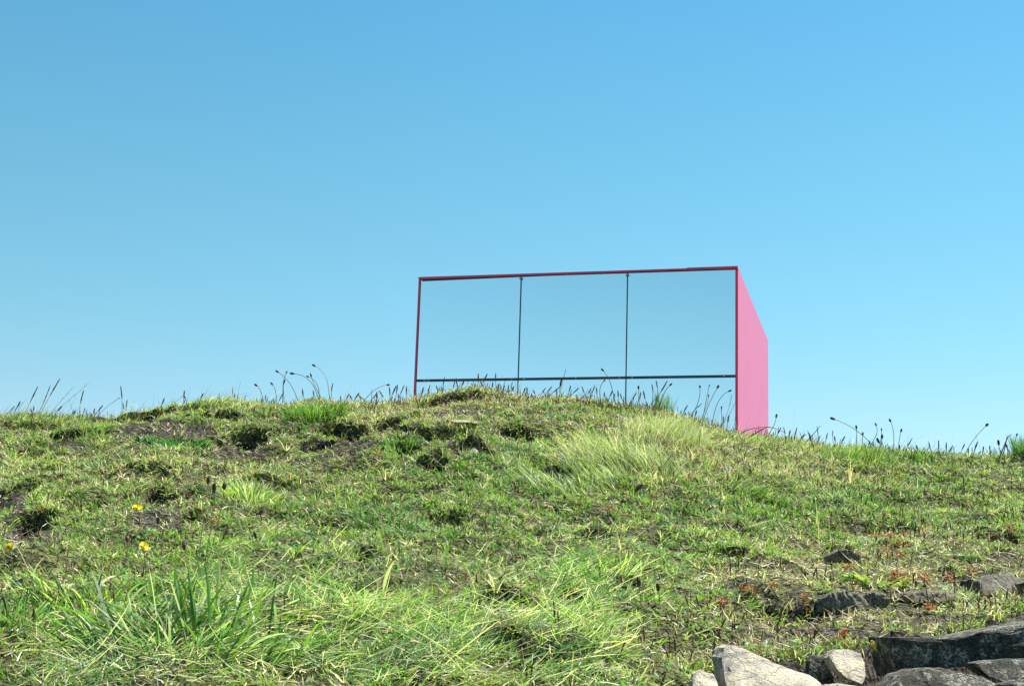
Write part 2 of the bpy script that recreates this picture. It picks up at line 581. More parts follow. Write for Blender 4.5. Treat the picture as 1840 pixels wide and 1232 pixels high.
GP = np.stack([GX.ravel(), GY.ravel(), gz], 1)
vis = (GP[:, 1] > 2) & (GP[:, 1] < 9)
gb = np.clip(gsoil + gdrop, 0, 1)
gb[vis] = np.maximum(gb[vis], bare_at(GP[vis]))
a.data.foreach_set('value', gb.astype(np.float32))


def scatter(per_m2, y0, y1, margin=.7):
    area = (y1 - y0) * (.36 * (y0 + y1) + 2 * margin)
    n = int(per_m2 * area)
    y = y0 + (y1 - y0) * rng.random(n)
    w = .36 * y + margin
    keep = rng.random(n) < w / (.36 * y1 + margin)
    y, w = y[keep], w[keep]
    x = (rng.random(len(y)) * 2 - 1) * w
    return x, y


G_DARK = np.array([.045, .120, .024]); G_MID = np.array([.16, .275, .048]); G_YEL = np.array([.38, .47, .10])
G_PALE = np.array([.50, .57, .34]); STRAW = np.array([.74, .64, .42]); BROWN = np.array([.17, .10, .06]); BLUEG = np.array([.14, .26, .10])
RED = np.array([.33, .125, .08])


def palette(x, y, dry, lush, n):
    """per-blade base and tip colours: patches of species, dead material mixed in"""
    s1 = fbm(x / .22, y / .22, 71); s2 = fbm(x / .5 + 3, y / .5, 81); s3 = vnoise(x / .05, y / .05, 91)
    r = rng.random(n)
    t = np.clip(1.2 * (s1 - .5) + .5 * (s3 - .5) + .9 * (s2 - .5) + .42 + rng.normal(0, .16, n) - .35 * lush, 0, 1)[:, None]
    c = np.where(t < .5, G_DARK + (G_MID - G_DARK) * t * 2, G_MID + (G_YEL - G_MID) * (t * 2 - 1))
    pb = np.clip((.12 - .1 * dry) * (s3 > .5), 0, 1)
    c = np.where((r < pb)[:, None], BLUEG, c)
    ps = .07 + .30 * dry + .12 * (s2 > .58) - .06 * lush
    q = rng.random(n)
    c = np.where((q < ps)[:, None], STRAW * rng.uniform(.55, 1.1, n)[:, None], c)
    c = np.where((q > 1 - .06 - .10 * dry)[:, None], BROWN * rng.uniform(.6, 1.6, n)[:, None], c)
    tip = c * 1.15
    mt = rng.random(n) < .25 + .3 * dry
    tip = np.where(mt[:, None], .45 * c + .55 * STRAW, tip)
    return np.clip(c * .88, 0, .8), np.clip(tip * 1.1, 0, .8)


def turf(name, per_m2, y0, y1, label, Lm, Wm, segs=2):
    # the turf is made of little plants: each centre sends out a rosette of blades of one colour
    nb = 9
    cx, cy = scatter(per_m2 * .86 / nb, y0, y1)
    nc = len(cx)
    cz, soil, drop = ground(cx, cy, True)
    P = np.stack([cx, cy, cz], 1)
    u, v, lg, st, dry, lush = zones(P)
    gap = fbm(cx / .045, cy / .045, 33, 2)
    clump = fbm(cx / .13, cy / .13, 41)
    bare = .30 * st * smooth(.45, .65, fbm(cx / .16, cy / .16, 47)) + .5 * smooth(.58, .72, fbm(cx / .35, cy / .35, 57)) * (1 - lush)
    p = np.clip(.15 + 2.2 * (gap - .28), .05, 1) * (1 - .95 * soil) * (1 - drop) * (1 - bare) * (1 - .5 * lg) * (1 - .93 * bare_at(P))
    k = rng.random(nc) < p
    cx, cy, dry, lush, clump, st, soil = cx[k], cy[k], dry[k], lush[k], clump[k], st[k], soil[k]
    nc = len(cx)
    c0, c1 = palette(cx, cy, dry, lush, nc)
    big = Lm * rng.gamma(4, .25, nc) * (.4 + 1.5 * np.clip(clump - .2, 0, 1)) * (1 + .5 * lush - .4 * st) * (1 - .3 * soil)
    open_ = rng.uniform(.35, 1.0, nc)                       # flat rosette or upright tuft
    rep = lambda q: np.repeat(q, nb, 0)
    n = nc * nb
    az = rng.uniform(0, 6.28, n)
    r = np.abs(rng.normal(0, .007, n))
    x, y = rep(cx) + r * np.cos(az), rep(cy) + r * np.sin(az)
    P = np.stack([x, y, ground(x, y) - .003], 1)
    f0, f1 = rep(c0), rep(c1)
    odd = rng.random(n) < .22
    q0, q1 = palette(x, y, rep(dry), rep(lush), n)
    f0 = np.where(odd[:, None], q0, f0) * rng.uniform(.75, 1.25, n)[:, None]
    f1 = np.where(odd[:, None], q1, f1) * rng.uniform(.75, 1.25, n)[:, None]
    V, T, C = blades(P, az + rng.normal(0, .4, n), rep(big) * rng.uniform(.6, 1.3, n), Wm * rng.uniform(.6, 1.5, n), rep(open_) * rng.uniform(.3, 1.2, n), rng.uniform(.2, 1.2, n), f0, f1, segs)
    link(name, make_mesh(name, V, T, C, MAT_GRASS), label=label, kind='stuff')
    return n


cnt = turf('short_turf', 30000, 4.3, 8.4, 'short coastal turf covering the upper bank', .024, .0030)
cnt += turf('near_turf', 30000, 2.4, 4.3, 'short coastal turf covering the lower bank', .022, .0025, 2)


def leaves():
    x, y = scatter(9000, 2.4, 8.2)
    z, soil, drop = ground(x, y, True)
    P = np.stack([x, y, z], 1)
    u, v, lg, st, dry, lush = zones(P)
    pat = fbm(x / .12, y / .12, 111)
    k = rng.random(len(x)) < (smooth(.5, .62, pat) + .6 * lush) * (1 - .9 * soil) * (1 - drop) * (1 - .6 * lg) * (1 - .85 * bare_at(P))
    x, y, P, lush = x[k], y[k], P[k], lush[k]
    n = len(x)
    kind = rng.random(n)[:, None]
    hue = vnoise(x / .2, y / .2, 121)[:, None]
    c = np.where(hue > .55, BLUEG, G_MID) * rng.uniform(.6, 1.35, n)[:, None]
    c = np.where(kind < .012, np.array([.26, .10, .06]), c)
    P[:, 2] += rng.uniform(0, .012, n)
    V, T, C = blades(P, rng.uniform(0, 6.28, n), rng.uniform(.009, .024, n) * (1 + .4 * lush), rng.uniform(.003, .007, n), rng.uniform(.5, 1.2, n), rng.uniform(.1, .8, n), c * .8, c * 1.2, 3, 'leaf', rng.normal(0, .4, n))
    link('ground_cover_leaves', make_mesh('ground_cover_leaves', V, T, C, MAT_LEAF), label='small broad leaves of plantain and clover growing in the turf', kind='stuff')
    return n


cnt += leaves()


def lips():
    """grass and roots hanging over the edge of each hollow, crumbs of soil and litter inside it"""
    bag = Bag()
    for k in range(len(HA)):
        n = int(min(260, 750 * HW[k] + 40))
        x = HP[k, 0] + HW[k] * rng.uniform(-1.15, 1.15, n)
        wob = lip_wobble(x, k)
        y = HP[k, 1] + wob + rng.uniform(-.005, .05, n)
        P = np.stack([x, y, ground(x, y) + .002], 1)
        t = rng.random(n)[:, None]
        c = np.where(t < .45, G_MID * rng.uniform(.4, 1.1, n)[:, None], np.where(t < .75, G_YEL * rng.uniform(.6, 1.1, n)[:, None], STRAW * rng.uniform(.4, .9, n)[:, None]))
        V, T, C = blades(P, -1.57 + rng.normal(0, .6, n), rng.uniform(.02, .06, n), rng.uniform(.002, .004, n), rng.uniform(.5, 1.4, n), rng.uniform(.3, 1.2, n), c * .8, c, 3)
        bag.add(V, T, C)
        m = n // 2
        x = HP[k, 0] + HW[k] * rng.normal(0, .6, m); y = HP[k, 1] - HA[k, 4] * rng.uniform(.02, .9, m)
        P = np.stack([x, y, ground(x, y)], 1)
        c = np.where(rng.random(m)[:, None] < .4, STRAW * rng.uniform(.3, .7, m)[:, None], BROWN * rng.uniform(.3, 1, m)[:, None])
        V, T, C = blades(P, rng.uniform(0, 6.28, m), rng.uniform(.006, .03, m), rng.uniform(.002, .006, m), rng.uniform(.6, 1.6, m), rng.uniform(-.3, .6, m), c, c, 2, 'leaf')
        bag.add(V, T, C)
    link('overhanging_turf_edge', bag.mesh('overhanging_turf_edge', MAT_GRASS), label='grass and rootlets hanging over the worn hollows of the bank', kind='stuff')
    return 0


cnt += lips()


def wisps():
    n = 11000
    x, y = rng.uniform(-3.2, 3.2, n), rng.uniform(7.2, 7.9, n)
    c = fbm(x / .12, y / .5, 301, 3)
    u = project(np.stack([x, y, ground(x, y)], 1))[0]
    k = rng.random(n) < smooth(.38, .6, c) * (.45 + .55 * ((u < 480) | (u > 1230)))
    x, y = x[k], y[k]; n = len(x)
    P = np.stack([x, y, ground(x, y)], 1)
    t = rng.random(n)[:, None]
    col = np.where(t < .3, STRAW, np.where(t < .5, G_YEL, np.where(t < .8, G_DARK, BROWN))) * rng.uniform(.5, 1, n)[:, None]
    V, T, C = blades(P, rng.normal(.2, 1.1, n), np.exp(rng.normal(-2.98, .5, n)), rng.uniform(.0009, .0017, n), rng.uniform(.0, .8, n), rng.uniform(.1, 1.1, n), col, col, 4, 'fine')
    link('skyline_grass', make_mesh('skyline_grass', V, T, C, MAT_GRASS), label='fine wispy grass fringing the crest against the sky', kind='stuff')
    return n


cnt += wisps()


def thatch():
    x, y = scatter(9000, 2.4, 8.2)
    z, soil, drop = ground(x, y, True)
    P = np.stack([x, y, z], 1)
    u, v, lg, st, dry, lush = zones(P)
    k = rng.random(len(x)) < (.25 + .6 * dry + .1 * soil) * (1 - drop) * (1 - .6 * bare_at(P))
    P, soil = P[k], soil[k]
    n = len(P)
    P[:, 2] += rng.uniform(0, .022, n) * (1 - soil)
    c = STRAW * rng.uniform(.45, 1.15, n)[:, None]
    c = np.where(rng.random(n)[:, None] < .25, BROWN, c)
    V, T, C = blades(P, rng.uniform(0, 6.28, n), np.exp(rng.normal(-3.75, .45, n)), rng.uniform(.0013, .0028, n), rng.uniform(.8, 1.6, n), rng.uniform(-.4, .5, n), c, c, 2, 'fine')
    link('dead_thatch', make_mesh('dead_thatch', V, T, C, MAT_DRY), label='dead straw and broken stems lying in the turf', kind='stuff')
    return n


cnt += thatch()


def matted():
    bag = Bag()
    x, y = scatter(15000, 2.35, 4.9, .5)
    z, soil, drop = ground(x, y, True)
    P = np.stack([x, y, z], 1)
    u, v, lg, st, dry, lush = zones(P)
    patch = fbm(x / .16, y / .16, 131)
    k = rng.random(len(x)) < lg ** 1.3 * (.08 + .92 * smooth(.38, .6, patch)) * (1 - .85 * soil) * (1 - drop)
    x, y, P, u, v = x[k], y[k], P[k], u[k], v[k]
    n = len(x)
    az = -.55 + 4.2 * (fbm(x / .22, y / .22, 141) - .5) + rng.normal(0, .85, n)
    az = np.where(u < 330, az + 1.2 + rng.normal(0, .7, n), az)
    flip = rng.random(n) < .14
    az = np.where(flip, rng.uniform(0, 6.28, n), az)
    r = rng.random(n)[:, None]
    hue = fbm(x / .25, y / .25, 151)[:, None]
    c = np.where(hue > .54, G_MID * .75 + G_YEL * .15, G_DARK * .6 + BLUEG * .55) * rng.uniform(.7, 1.5, n)[:, None]
    c = np.where(r < .27, G_PALE * rng.uniform(.7, 1.1, n)[:, None], c)
    c = np.where(r > .84, STRAW * rng.uniform(.7, 1.1, n)[:, None], c)
    L = np.exp(rng.normal(-2.85, .42, n))
    L = L * (.55 + .5 * lg[k])
    P[:, 2] += rng.uniform(-.002, .03, n)
    V, T, C = blades(P, az, L, rng.uniform(.0012, .0027, n), rng.uniform(.9, 1.55, n), rng.uniform(-.35, .5, n), c * .75, c * 1.1, 5, 'blade')
    bag.add(V, T, C)
    link('matted_grass', bag.mesh('matted_grass', MAT_GRASS), label='long pale grass combed flat over the foot of the bank', kind='stuff')
    return n


cnt += matted()


def spike_parts(roots, H, az, lean, headfrac=.5, r=.0022):
    """many little seed spikes as crossed ribbons: thin stem and thick brown head"""
    n = len(roots)
    d = np.stack([np.cos(az) * np.sin(lean), np.sin(az) * np.sin(lean), np.cos(lean)], 1)
    V, T, C = [], [], []
    a = np.stack([-np.sin(az), np.cos(az), 0 * az], 1); b = np.cross(d, a)
    ts = np.array([0, 1 - headfrac, 1 - headfrac * .85, 1 - headfrac * .3, 1.0])
    rs = np.array([.35, .35, 1.0, .9, .2])
    rings = []
    for t, q in zip(ts, rs):
        ctr = roots + d * (H * t)[:, None]
        rr = (r * q)[:, None] if np.ndim(r) else r * q
        for ph in (0, 2.094, 4.189):
            rings.append(ctr + (np.cos(ph) * a + np.sin(ph) * b) * rr)
    V = np.stack(rings, 1).reshape(-1, 3)
    base = []
    for i in range(4):
        for j in range(3):
            p, q = 3 * i + j, 3 * i + (j + 1) % 3
            base += [(p, q, q + 3), (p, q + 3, p + 3)]
    T = (np.arange(n)[:, None, None] * 15 + np.array(base)[None]).reshape(-1, 3)
    cs, ch = np.array([.10, .10, .035]), np.array([.11, .062, .032])
    tone = rng.uniform(.6, 1.6, n)[:, None, None]
    C = (np.stack([cs, cs, ch, ch, ch * .9])[None].repeat(3, 1).reshape(1, 15, 3) if False else np.repeat(np.stack([cs, cs, ch, ch, ch * .9]), 3, 0)[None]) * tone
    return V, T, np.broadcast_to(C, (n, 15, 3)).reshape(-1, 3)


def spikes_stuff():
    x, y = scatter(620, 2.6, 8.3)
    z, soil, drop = ground(x, y, True)
    P = np.stack([x, y, z], 1)
    u, v, lg, st, dry, lush = zones(P)
    cl = fbm(x / .3, y / .3, 161)
    k = rng.random(len(x)) < smooth(.36, .6, cl) * (.35 + .65 * smooth(900, 1350, u)) * (1 - soil) * (1 - drop) * (1 - .7 * lg)
    P = P[k]
    x, y = scatter(500, 7.25, 7.9, .1)
    u = project(np.stack([x, y, ground(x, y)], 1))[0]
    k = rng.random(len(x)) < .25 + .75 * ((u > 600) & (u < 1200))
    P = np.concatenate([P, np.stack([x[k], y[k], ground(x[k], y[k])], 1)]); n = len(P)
    V, T, C = spike_parts(P, np.exp(rng.normal(-3.25, .3, n)), rng.uniform(0, 6.28, n), np.abs(rng.normal(0, .33, n)), .55, rng.uniform(.0014, .0026, n))
    link('plantain_spikes', make_mesh('plantain_spikes', V, T, C, MAT_DRY, True), label='short brown plantain seed spikes scattered all over the turf', kind='stuff')


spikes_stuff()

# grass on the level ground behind the crest, round the foot of the box
def side_grass():
    y = rng.uniform(2.6, 8.6, 52000)
    w = .36 * y + .7
    x = (w + 3.2 * rng.random(len(y)) ** 1.3) * rng.choice([-1, 1], len(y))
    z = ground(x, y)
    P = np.stack([x, y, z], 1)
    n = len(x)
    c0, c1 = palette(x, y, np.full(n, .2), np.full(n, .2), n)
    V, T, C = blades(P, rng.uniform(0, 6.28, n), rng.uniform(.02, .07, n), rng.uniform(.005, .010, n), rng.uniform(.1, 1.1, n), rng.uniform(.2, 1.1, n), c0, c1, 2)
    link('side_turf', make_mesh('side_turf', V, T, C, MAT_GRASS), label='turf going on along the bank to either side', kind='stuff')


side_grass()


def back_grass():
    x, y = scatter(2600, 8.6, 13, 1.2)
    z = ground(x, y)
    P = np.stack([x, y, z], 1)
    n = len(x)
    c0, c1 = palette(x, y, np.full(n, .3), np.zeros(n), n)
    V, T, C = blades(P, rng.uniform(0, 6.28, n), rng.uniform(.03, .09, n), rng.uniform(.004, .008, n), rng.uniform(.1, .8, n), rng.uniform(.2, 1, n), c0, c1, 2)
    link('grass_behind_crest', make_mesh('grass_behind_crest', V, T, C, MAT_GRASS), label='grass on the level ground behind the crest', kind='stuff')


back_grass()

# ------------------------------------------------------------------ mirrored box
YAW = 0.2583
CORNER = np.array([2.3987, 15.114, 3.9548])          # front right top corner
BW, BD, HB = 3.6, 3.93, 1.1887                          # width, depth, top to transom
BASE_Z = float(hgt(1.0, 15.0)[0]) - .25
BH = CORNER[2] - BASE_Z
e = np.array([math.cos(YAW), -math.sin(YAW), 0])
org = CORNER - e * BW - np.array([0, 0, BH])
pav = empty('mirror_box', tuple(org), 'sky-reflecting mirrored box with bright pink side wall and crimson edges behind the crest', 'mirror box', rz=-YAW)


def mirror_mat():
    m, n, l, out = new_mat('mirror')
    g = n.new('ShaderNodeBsdfPrincipled')
    g.inputs['Base Color'].default_value = (.97, 1, 1, 1)
    g.inputs['Metallic'].default_value = 1
    g.inputs['Roughness'].default_value = .03
    l.new(g.outputs[0], out.inputs[0])
    return m


M_MIRROR = mirror_mat()
M_PINK = plain('pink_paint', (.47, .135, .27), .6, spec=.2, noise=(.42, .112, .232), scale=2.5, bump=.04)
M_CRIM = plain('crimson_edge', (.74, .06, .17), .45)
M_BLUE = plain('dark_joint', (.014, .045, .085), .4)
M_ROOF = plain('roof_felt', (.10, .10, .11), .9)


def part(name, x0, x1, y0, y1, z0, z1, mat, parent=None, rot=None):
    V, Qd = box(x0, x1, y0, y1, z0, z1)
    c = V.mean(0)
    me = make_mesh(name, V - c, Qd, None, mat)
    o = link(name, me, parent or pav, loc=tuple(c))
    if rot: o.rotation_euler = rot
    return o


pw, FT, J = BW / 3, .028, .006
ZT = BH - HB                                    # centre of the transom
for i in range(3):
    xa = i * pw + (FT if i == 0 else J); xb = (i + 1) * pw - (FT if i == 2 else J)
    part('mirror_panel', xa, xb, .010, .022, ZT + .013, BH - .03, M_MIRROR, rot=((.0006, -.0008, .0004)[i], 0, (-.0009, .0006, .0010)[i]))
    part('mirror_panel', xa, xb, .010, .022, .01, ZT - .013, M_MIRROR, rot=((-.0005, .0007, -.0006)[i], 0, (.0008, -.0004, .0007)[i]))
for i in (1, 2):
    part('mullion', i * pw - J, i * pw + J, .002, .03, .01, BH - .034, M_BLUE)
    part('fixing_clip', i * pw - .016, i * pw + .016, -.012, .0015, BH - .062, BH - .042, plain('clip_steel', (.25, .22, .2), .35, 1))
part('transom', FT + .001, BW - FT - .001, -.004, .034, ZT - .0128, ZT + .0128, M_BLUE)
for sx in (.12, pw - .07, pw + .07, 1.85, 2 * pw - .07, 2 * pw + .07, 3.45):
    part('screw_head', sx - .006, sx + .006, -.0075, -.0042, ZT - .005, ZT + .005, plain('screw_steel', (.6, .6, .6), .4, 1))
part('edge_trim', 0, FT * .8, 0, .06, 0, BH - .034, M_CRIM)
part('edge_trim', BW - FT, BW - .0005, 0, .06, 0, BH - .034, M_CRIM)
# cap along the top: deeper at its left end, with a short overlapping length at the right
V = np.array([(0, -.012, BH - .027), (3.05, -.012, BH - .018), (0, .07, BH - .027), (3.05, .07, BH - .018),
              (0, -.012, BH), (3.05, -.012, BH), (0, .07, BH), (3.05, .07, BH)], float)
link('top_cap', make_mesh('top_cap', V, box(0, 1, 0, 1, 0, 1)[1], None, M_CRIM), pav)
part('top_cap', 3.052, BW, -.015, .07, BH - .020, BH + .006, M_CRIM)
V = np.array([(.04, .003, BH - .044), (1.6, .003, BH - .0275), (.04, .009, BH - .044), (1.6, .009, BH - .0275),
              (.04, .003, BH - .0272), (1.6, .003, BH - .0272), (.04, .009, BH - .0272), (1.6, .009, BH - .0272)], float)
link('shadow_gap_strip', make_mesh('shadow_gap_strip', V, box(0, 1, 0, 1, 0, 1)[1], None, plain('shadow_gap_black', (.02, .02, .025), .6)), pav)  # tapering black wedge, painted shade for the shadow gap under the cap
part('side_wall', BW - .03, BW, .062, BD, 0, BH - .002, M_PINK)
part('side_wall', 0, .03, .062, BD, 0, BH - .002, M_PINK)
part('rear_wall', .032, BW - .032, BD - .03, BD, 0, BH - .002, M_PINK)
part('roof', .032, BW - .032, .072, BD - .032, BH - .03, BH - .012, M_ROOF)
part('backing_board', .03, BW - .032, .036, .06, 0, BH - .036, M_ROOF)

# ------------------------------------------------------------------ stones
ST_PALE = stone_material('pale_granite', (.21, .205, .19), (.50, .455, .36), (.70, .62, .47), lichen=(.66, .58, .38), spots=(.16, .15, .13), scale=13, spot_amt=.75)
ST_MID = stone_material('weathered_granite', (.11, .105, .085), (.25, .235, .185), (.42, .38, .29), lichen=(.40, .36, .24), spots=(.05, .05, .04), scale=20, spot_amt=.1)
ST_GREY = stone_material('lichen_granite', (.03, .031, .022), (.13, .128, .10), (.46, .44, .36), lichen=(.58, .56, .46), spots=(.018, .02, .014), scale=16, spot_amt=-.2)
ST_TAN = stone_material('tan_stone', (.10, .09, .065), (.22, .185, .12), (.36, .30, .19), scale=22)


def stone(poly, base, thick, mat, label, rough=.10, back=0.0, group='stones of the tumbled wall and bank', tilt=.0, seed=0, boxy=.45, name='stone', dist=None, nface=15, skew=0.0):
    """rock whose silhouette follows poly (picture points) at the distance of the ground point base, with real depth"""
    y0 = float(onto(*base)[0, 1]) if dist is None else dist
    y0 += back
    Q2 = np.array(poly, float)
    W3 = at(Q2[:, 0], Q2[:, 1], np.full(len(Q2), y0))
    c = W3.mean(0)
    xz = W3[:, [0, 2]] - c[[0, 2]]
    th = np.arctan2(xz[:, 1], xz[:, 0])
    # radial outline by intersection with polygon edges
    NT, NP = 72, 34
    ang = np.linspace(0, 2 * np.pi, NT, endpoint=False)
    R = np.zeros(NT)
    m = len(xz)
    for i, a_ in enumerate(ang):
        d = np.array([math.cos(a_), math.sin(a_)]); best = 0
        for k in range(m):
            p, q = xz[k], xz[(k + 1) % m]; s = q - p
            den = d[0] * s[1] - d[1] * s[0]
            if abs(den) < 1e-9: continue
            t = (p[0] * s[1] - p[1] * s[0]) / den; w = (p[0] * d[1] - p[1] * d[0]) / den
            if t > 0 and -1e-6 <= w <= 1 + 1e-6: best = max(best, t)
        R[i] = best or R[i - 1]
    size = max(np.ptp(xz[:, 0]), np.ptp(xz[:, 1]))
    V = []
    for j in range(NP + 1):
        ph = math.pi * j / NP
        s, k = math.sin(ph) ** boxy if 0 < j < NP else 0.0, math.copysign(abs(math.cos(ph)) ** (boxy + .25), -math.cos(ph))
        for i in range(NT):
            V.append((math.cos(ang[i]) * R[i] * s, k * thick * .5, math.sin(ang[i]) * R[i] * s))
    V = np.array(V)
    # lean the mass back so the top reads as a ledge
    r = np.random.default_rng(seed + 100)
    amp = rough * size
    for k in range(nface):
        g = np.array([r.normal(0, .38), -1 if k % 4 else 1, r.normal(.15, .38)]); g /= np.linalg.norm(g)
        sup = (V @ g).max(); lim = sup * r.uniform(.70, .93)
        ex = V @ g - lim
        V = V - np.where(ex > 0, ex * .93, 0)[:, None] * g
    off = r.uniform(0, 50, 3)
    nrm = V / (np.linalg.norm(V, axis=1)[:, None] + 1e-6)
    q = V / size
    nz = (fbm(q[:, 0] * 3 + off[0] + q[:, 1] * 2.1, q[:, 2] * 3 + off[1] - q[:, 1] * 1.7, seed, 4) - .5)
    fz = np.abs(fbm(q[:, 0] * 6 + off[1] + q[:, 2], q[:, 1] * 6 + off[2], seed + 9, 3) - .5)
    fine = fbm(q[:, 0] * 22 + q[:, 1] * 9, q[:, 2] * 22 - q[:, 1] * 13, seed + 5, 2) - .5
    edge = np.abs(V[:, 1]) / (thick * .5 + 1e-6)
    V = V + nrm * (amp * (nz * 1.2 - fz * .9) * (.25 + .75 * np.clip(edge, 0, 1)) + fine * amp * .42)[:, None]
    V[:, 1] += tilt * V[:, 2] + skew * V[:, 0]
    Qs = []
    for j in range(NP):
        for i in range(NT):
            a_, b_ = j * NT + i, j * NT + (i + 1) % NT
            Qs.append((a_, b_, b_ + NT, a_ + NT))
    me = make_mesh(name, V, np.array(Qs), None, mat, True)
    try:
        me.set_sharp_from_angle(angle=math.radians(17))
    except Exception:
        pass
    return link(name, me, None, label, 'stone', group, None, tuple(c))


D = 2.95
stone([(1236, 1250), (1240, 1222), (1250, 1209), (1262, 1203), (1272, 1208), (1288, 1211), (1290, 1235), (1286, 1262), (1240, 1268)], None, .10, ST_PALE, 'small pale stone at the bottom edge, left of the big pale boulder', seed=1, dist=D - .1, tilt=1.2, skew=.3)
stone([(1290, 1218), (1292, 1180), (1303, 1164), (1320, 1157), (1345, 1165), (1392, 1189), (1432, 1206), (1460, 1214), (1472, 1236), (1470, 1280), (1380, 1290), (1303, 1280), (1293, 1240)], None, .26, ST_PALE, 'large pale sunlit boulder with grey patch, peaked at its left end', seed=2, dist=D - .02, tilt=1.7, boxy=.30, rough=.08, skew=.35)
stone([(1448, 1205), (1452, 1186), (1463, 1175), (1478, 1180), (1487, 1200), (1494, 1228), (1480, 1240), (1456, 1232)], None, .10, ST_GREY, 'small dark rounded stone between the big pale boulder and the yellowish block', seed=3, dist=D + .1, tilt=.3)
stone([(1484, 1182), (1500, 1167), (1530, 1166), (1553, 1173), (1555, 1188), (1549, 1212), (1535, 1226), (1508, 1217), (1490, 1200)], None, .14, ST_PALE, 'yellowish pale block in front of the dark gap', seed=4, dist=D + .06, tilt=1.3, boxy=.3, skew=.5)
stone([(1570, 1146), (1582, 1139), (1640, 1145), (1700, 1143), (1740, 1134), (1800, 1123), (1850, 1114), (1990, 1106), (2000, 1180), (1900, 1192), (1840, 1196), (1740, 1194), (1680, 1197), (1612, 1214), (1590, 1216), (1578, 1180)], None, .26, ST_GREY, 'long dark slab with pale lichen top and a yellow spot, largest stone at lower right', seed=5, dist=D + .10, name='boulder', nface=4, boxy=.22, rough=.05, tilt=.3)
_sl = bpy.data.objects['boulder']
_co = np.array([v.co for v in _sl.data.vertices]); _tg = at(1577, 1149, D)[[0, 2]] - np.array(_sl.location)[[0, 2]]
_fr = _co[_co[:, 1] < _co[:, 1].mean()]
_p = _fr[np.argmin(((_fr[:, [0, 2]] - _tg) ** 2).sum(1))]
_b = Bag()
for _k in range(26):
    _c = _p + rng.normal(0, 1, 3) * np.array([.005, .004, .004])
    _b.add(*tube(np.array([_c - [0, .003, 0], _c - [0, .0045, -.0005]]), np.array([.0035, .0022]), (.62, .52, .10), sides=6))
link('lichen_patch', _b.mesh('lichen_patch', MAT_DRY), _sl)
stone([(1584, 1262), (1592, 1232), (1612, 1212), (1645, 1202), (1695, 1200), (1735, 1210), (1765, 1217), (1800, 1236), (1806, 1270), (1700, 1290), (1600, 1290)], None, .3, ST_GREY, 'humped lichen-grey slab lying below the long dark slab', seed=6, dist=D - .12, boxy=.4, rough=.07, tilt=.8)
stone([(1740, 1192), (1775, 1186), (1830, 1182), (1900, 1184), (1960, 1190), (1960, 1225), (1850, 1226), (1800, 1222), (1768, 1212)], None, .2, ST_GREY, 'flat lichen-spotted stone tucked under the right end of the long dark slab', seed=7, dist=D - .06, boxy=.35, rough=.06, tilt=.7)
stone([(1790, 1250), (1800, 1228), (1835, 1221), (1900, 1224), (1920, 1262), (1830, 1275)], None, .16, ST_GREY, 'greenish stone in the bottom right corner under the flat stone', seed=8, dist=D - .2, tilt=.6)
stone([(1462, 1250), (1478, 1230), (1505, 1227), (1538, 1231), (1548, 1256), (1500, 1265)], None, .10, ST_PALE, 'pale stone just showing at the bottom edge below the yellowish block', seed=9, dist=D - .14, tilt=.6)
stone([(1478, 1014), (1485, 998), (1500, 989), (1518, 988), (1536, 994), (1548, 1002), (1540, 1012), (1510, 1018)], (1510, 1014), .16, ST_MID, 'small half-buried dark stone with sunlit rim high on the stony slope', seed=10, tilt=-.3, back=-.02, rough=.12)
stone([(1463, 1100), (1470, 1076), (1490, 1063), (1520, 1060), (1545, 1066), (1560, 1084), (1550, 1104), (1500, 1112)], (1510, 1104), .14, ST_MID, 'dark angular stone bedded in the slope above the pale boulder', seed=11, tilt=-.2, rough=.12)
stone([(1545, 1100), (1548, 1070), (1570, 1060), (1588, 1066), (1599, 1082), (1580, 1098), (1560, 1106)], (1570, 1102), .12, ST_TAN, 'tan stone butted against the dark angular one', seed=12, tilt=.5, rough=.12)
stone([(1600, 1078), (1612, 1066), (1645, 1060), (1700, 1062), (1722, 1068), (1700, 1080), (1640, 1086)], (1660, 1082), .14, ST_TAN, 'flat brownish stone flush with the turf below the red stonecrop', seed=13, tilt=.6)
stone([(1722, 1062), (1728, 1042), (1745, 1040), (1756, 1052), (1752, 1066)], (1740, 1064), .08, ST_GREY, 'small dark stone beside the rounded grey stone at the right edge', seed=14, tilt=-.2)
stone([(1750, 1066), (1754, 1044), (1775, 1032), (1812, 1030), (1832, 1040), (1838, 1056), (1820, 1068), (1780, 1074)], (1790, 1068), .20, ST_MID, 'rounded grey stone at the right edge with grass at its foot', seed=15, tilt=.9, boxy=.5)
stone([(1830, 1048), (1850, 1040), (1880, 1048), (1880, 1070), (1835, 1070)], (1850, 1068), .12, ST_TAN, 'tan stone cut off by the right edge of the picture', seed=16, tilt=.4)
ST_WHITE = stone_material('whitish_stone', (.42, .36, .30), (.60, .52, .44), (.75, .66, .58), lichen=(.6, .55, .45), spots=(.25, .2, .16), scale=30)
stone([(803, 758), (812, 754), (828, 753), (845, 755), (862, 758), (857, 763), (835, 762), (815, 761)], (835, 762), .06, ST_WHITE, 'thin flat whitish stone under a turf lip near the top of the mound', seed=17, group='small pale stones in the turf', tilt=2.0, rough=.03, nface=1, back=-.01)
stone([(838, 818), (842, 808), (850, 803), (858, 808), (862, 817), (850, 822)], (850, 816), .07, ST_WHITE, 'small rounded white stone above the darkest hollow', seed=18, group='small pale stones in the turf', tilt=1.2, nface=2)
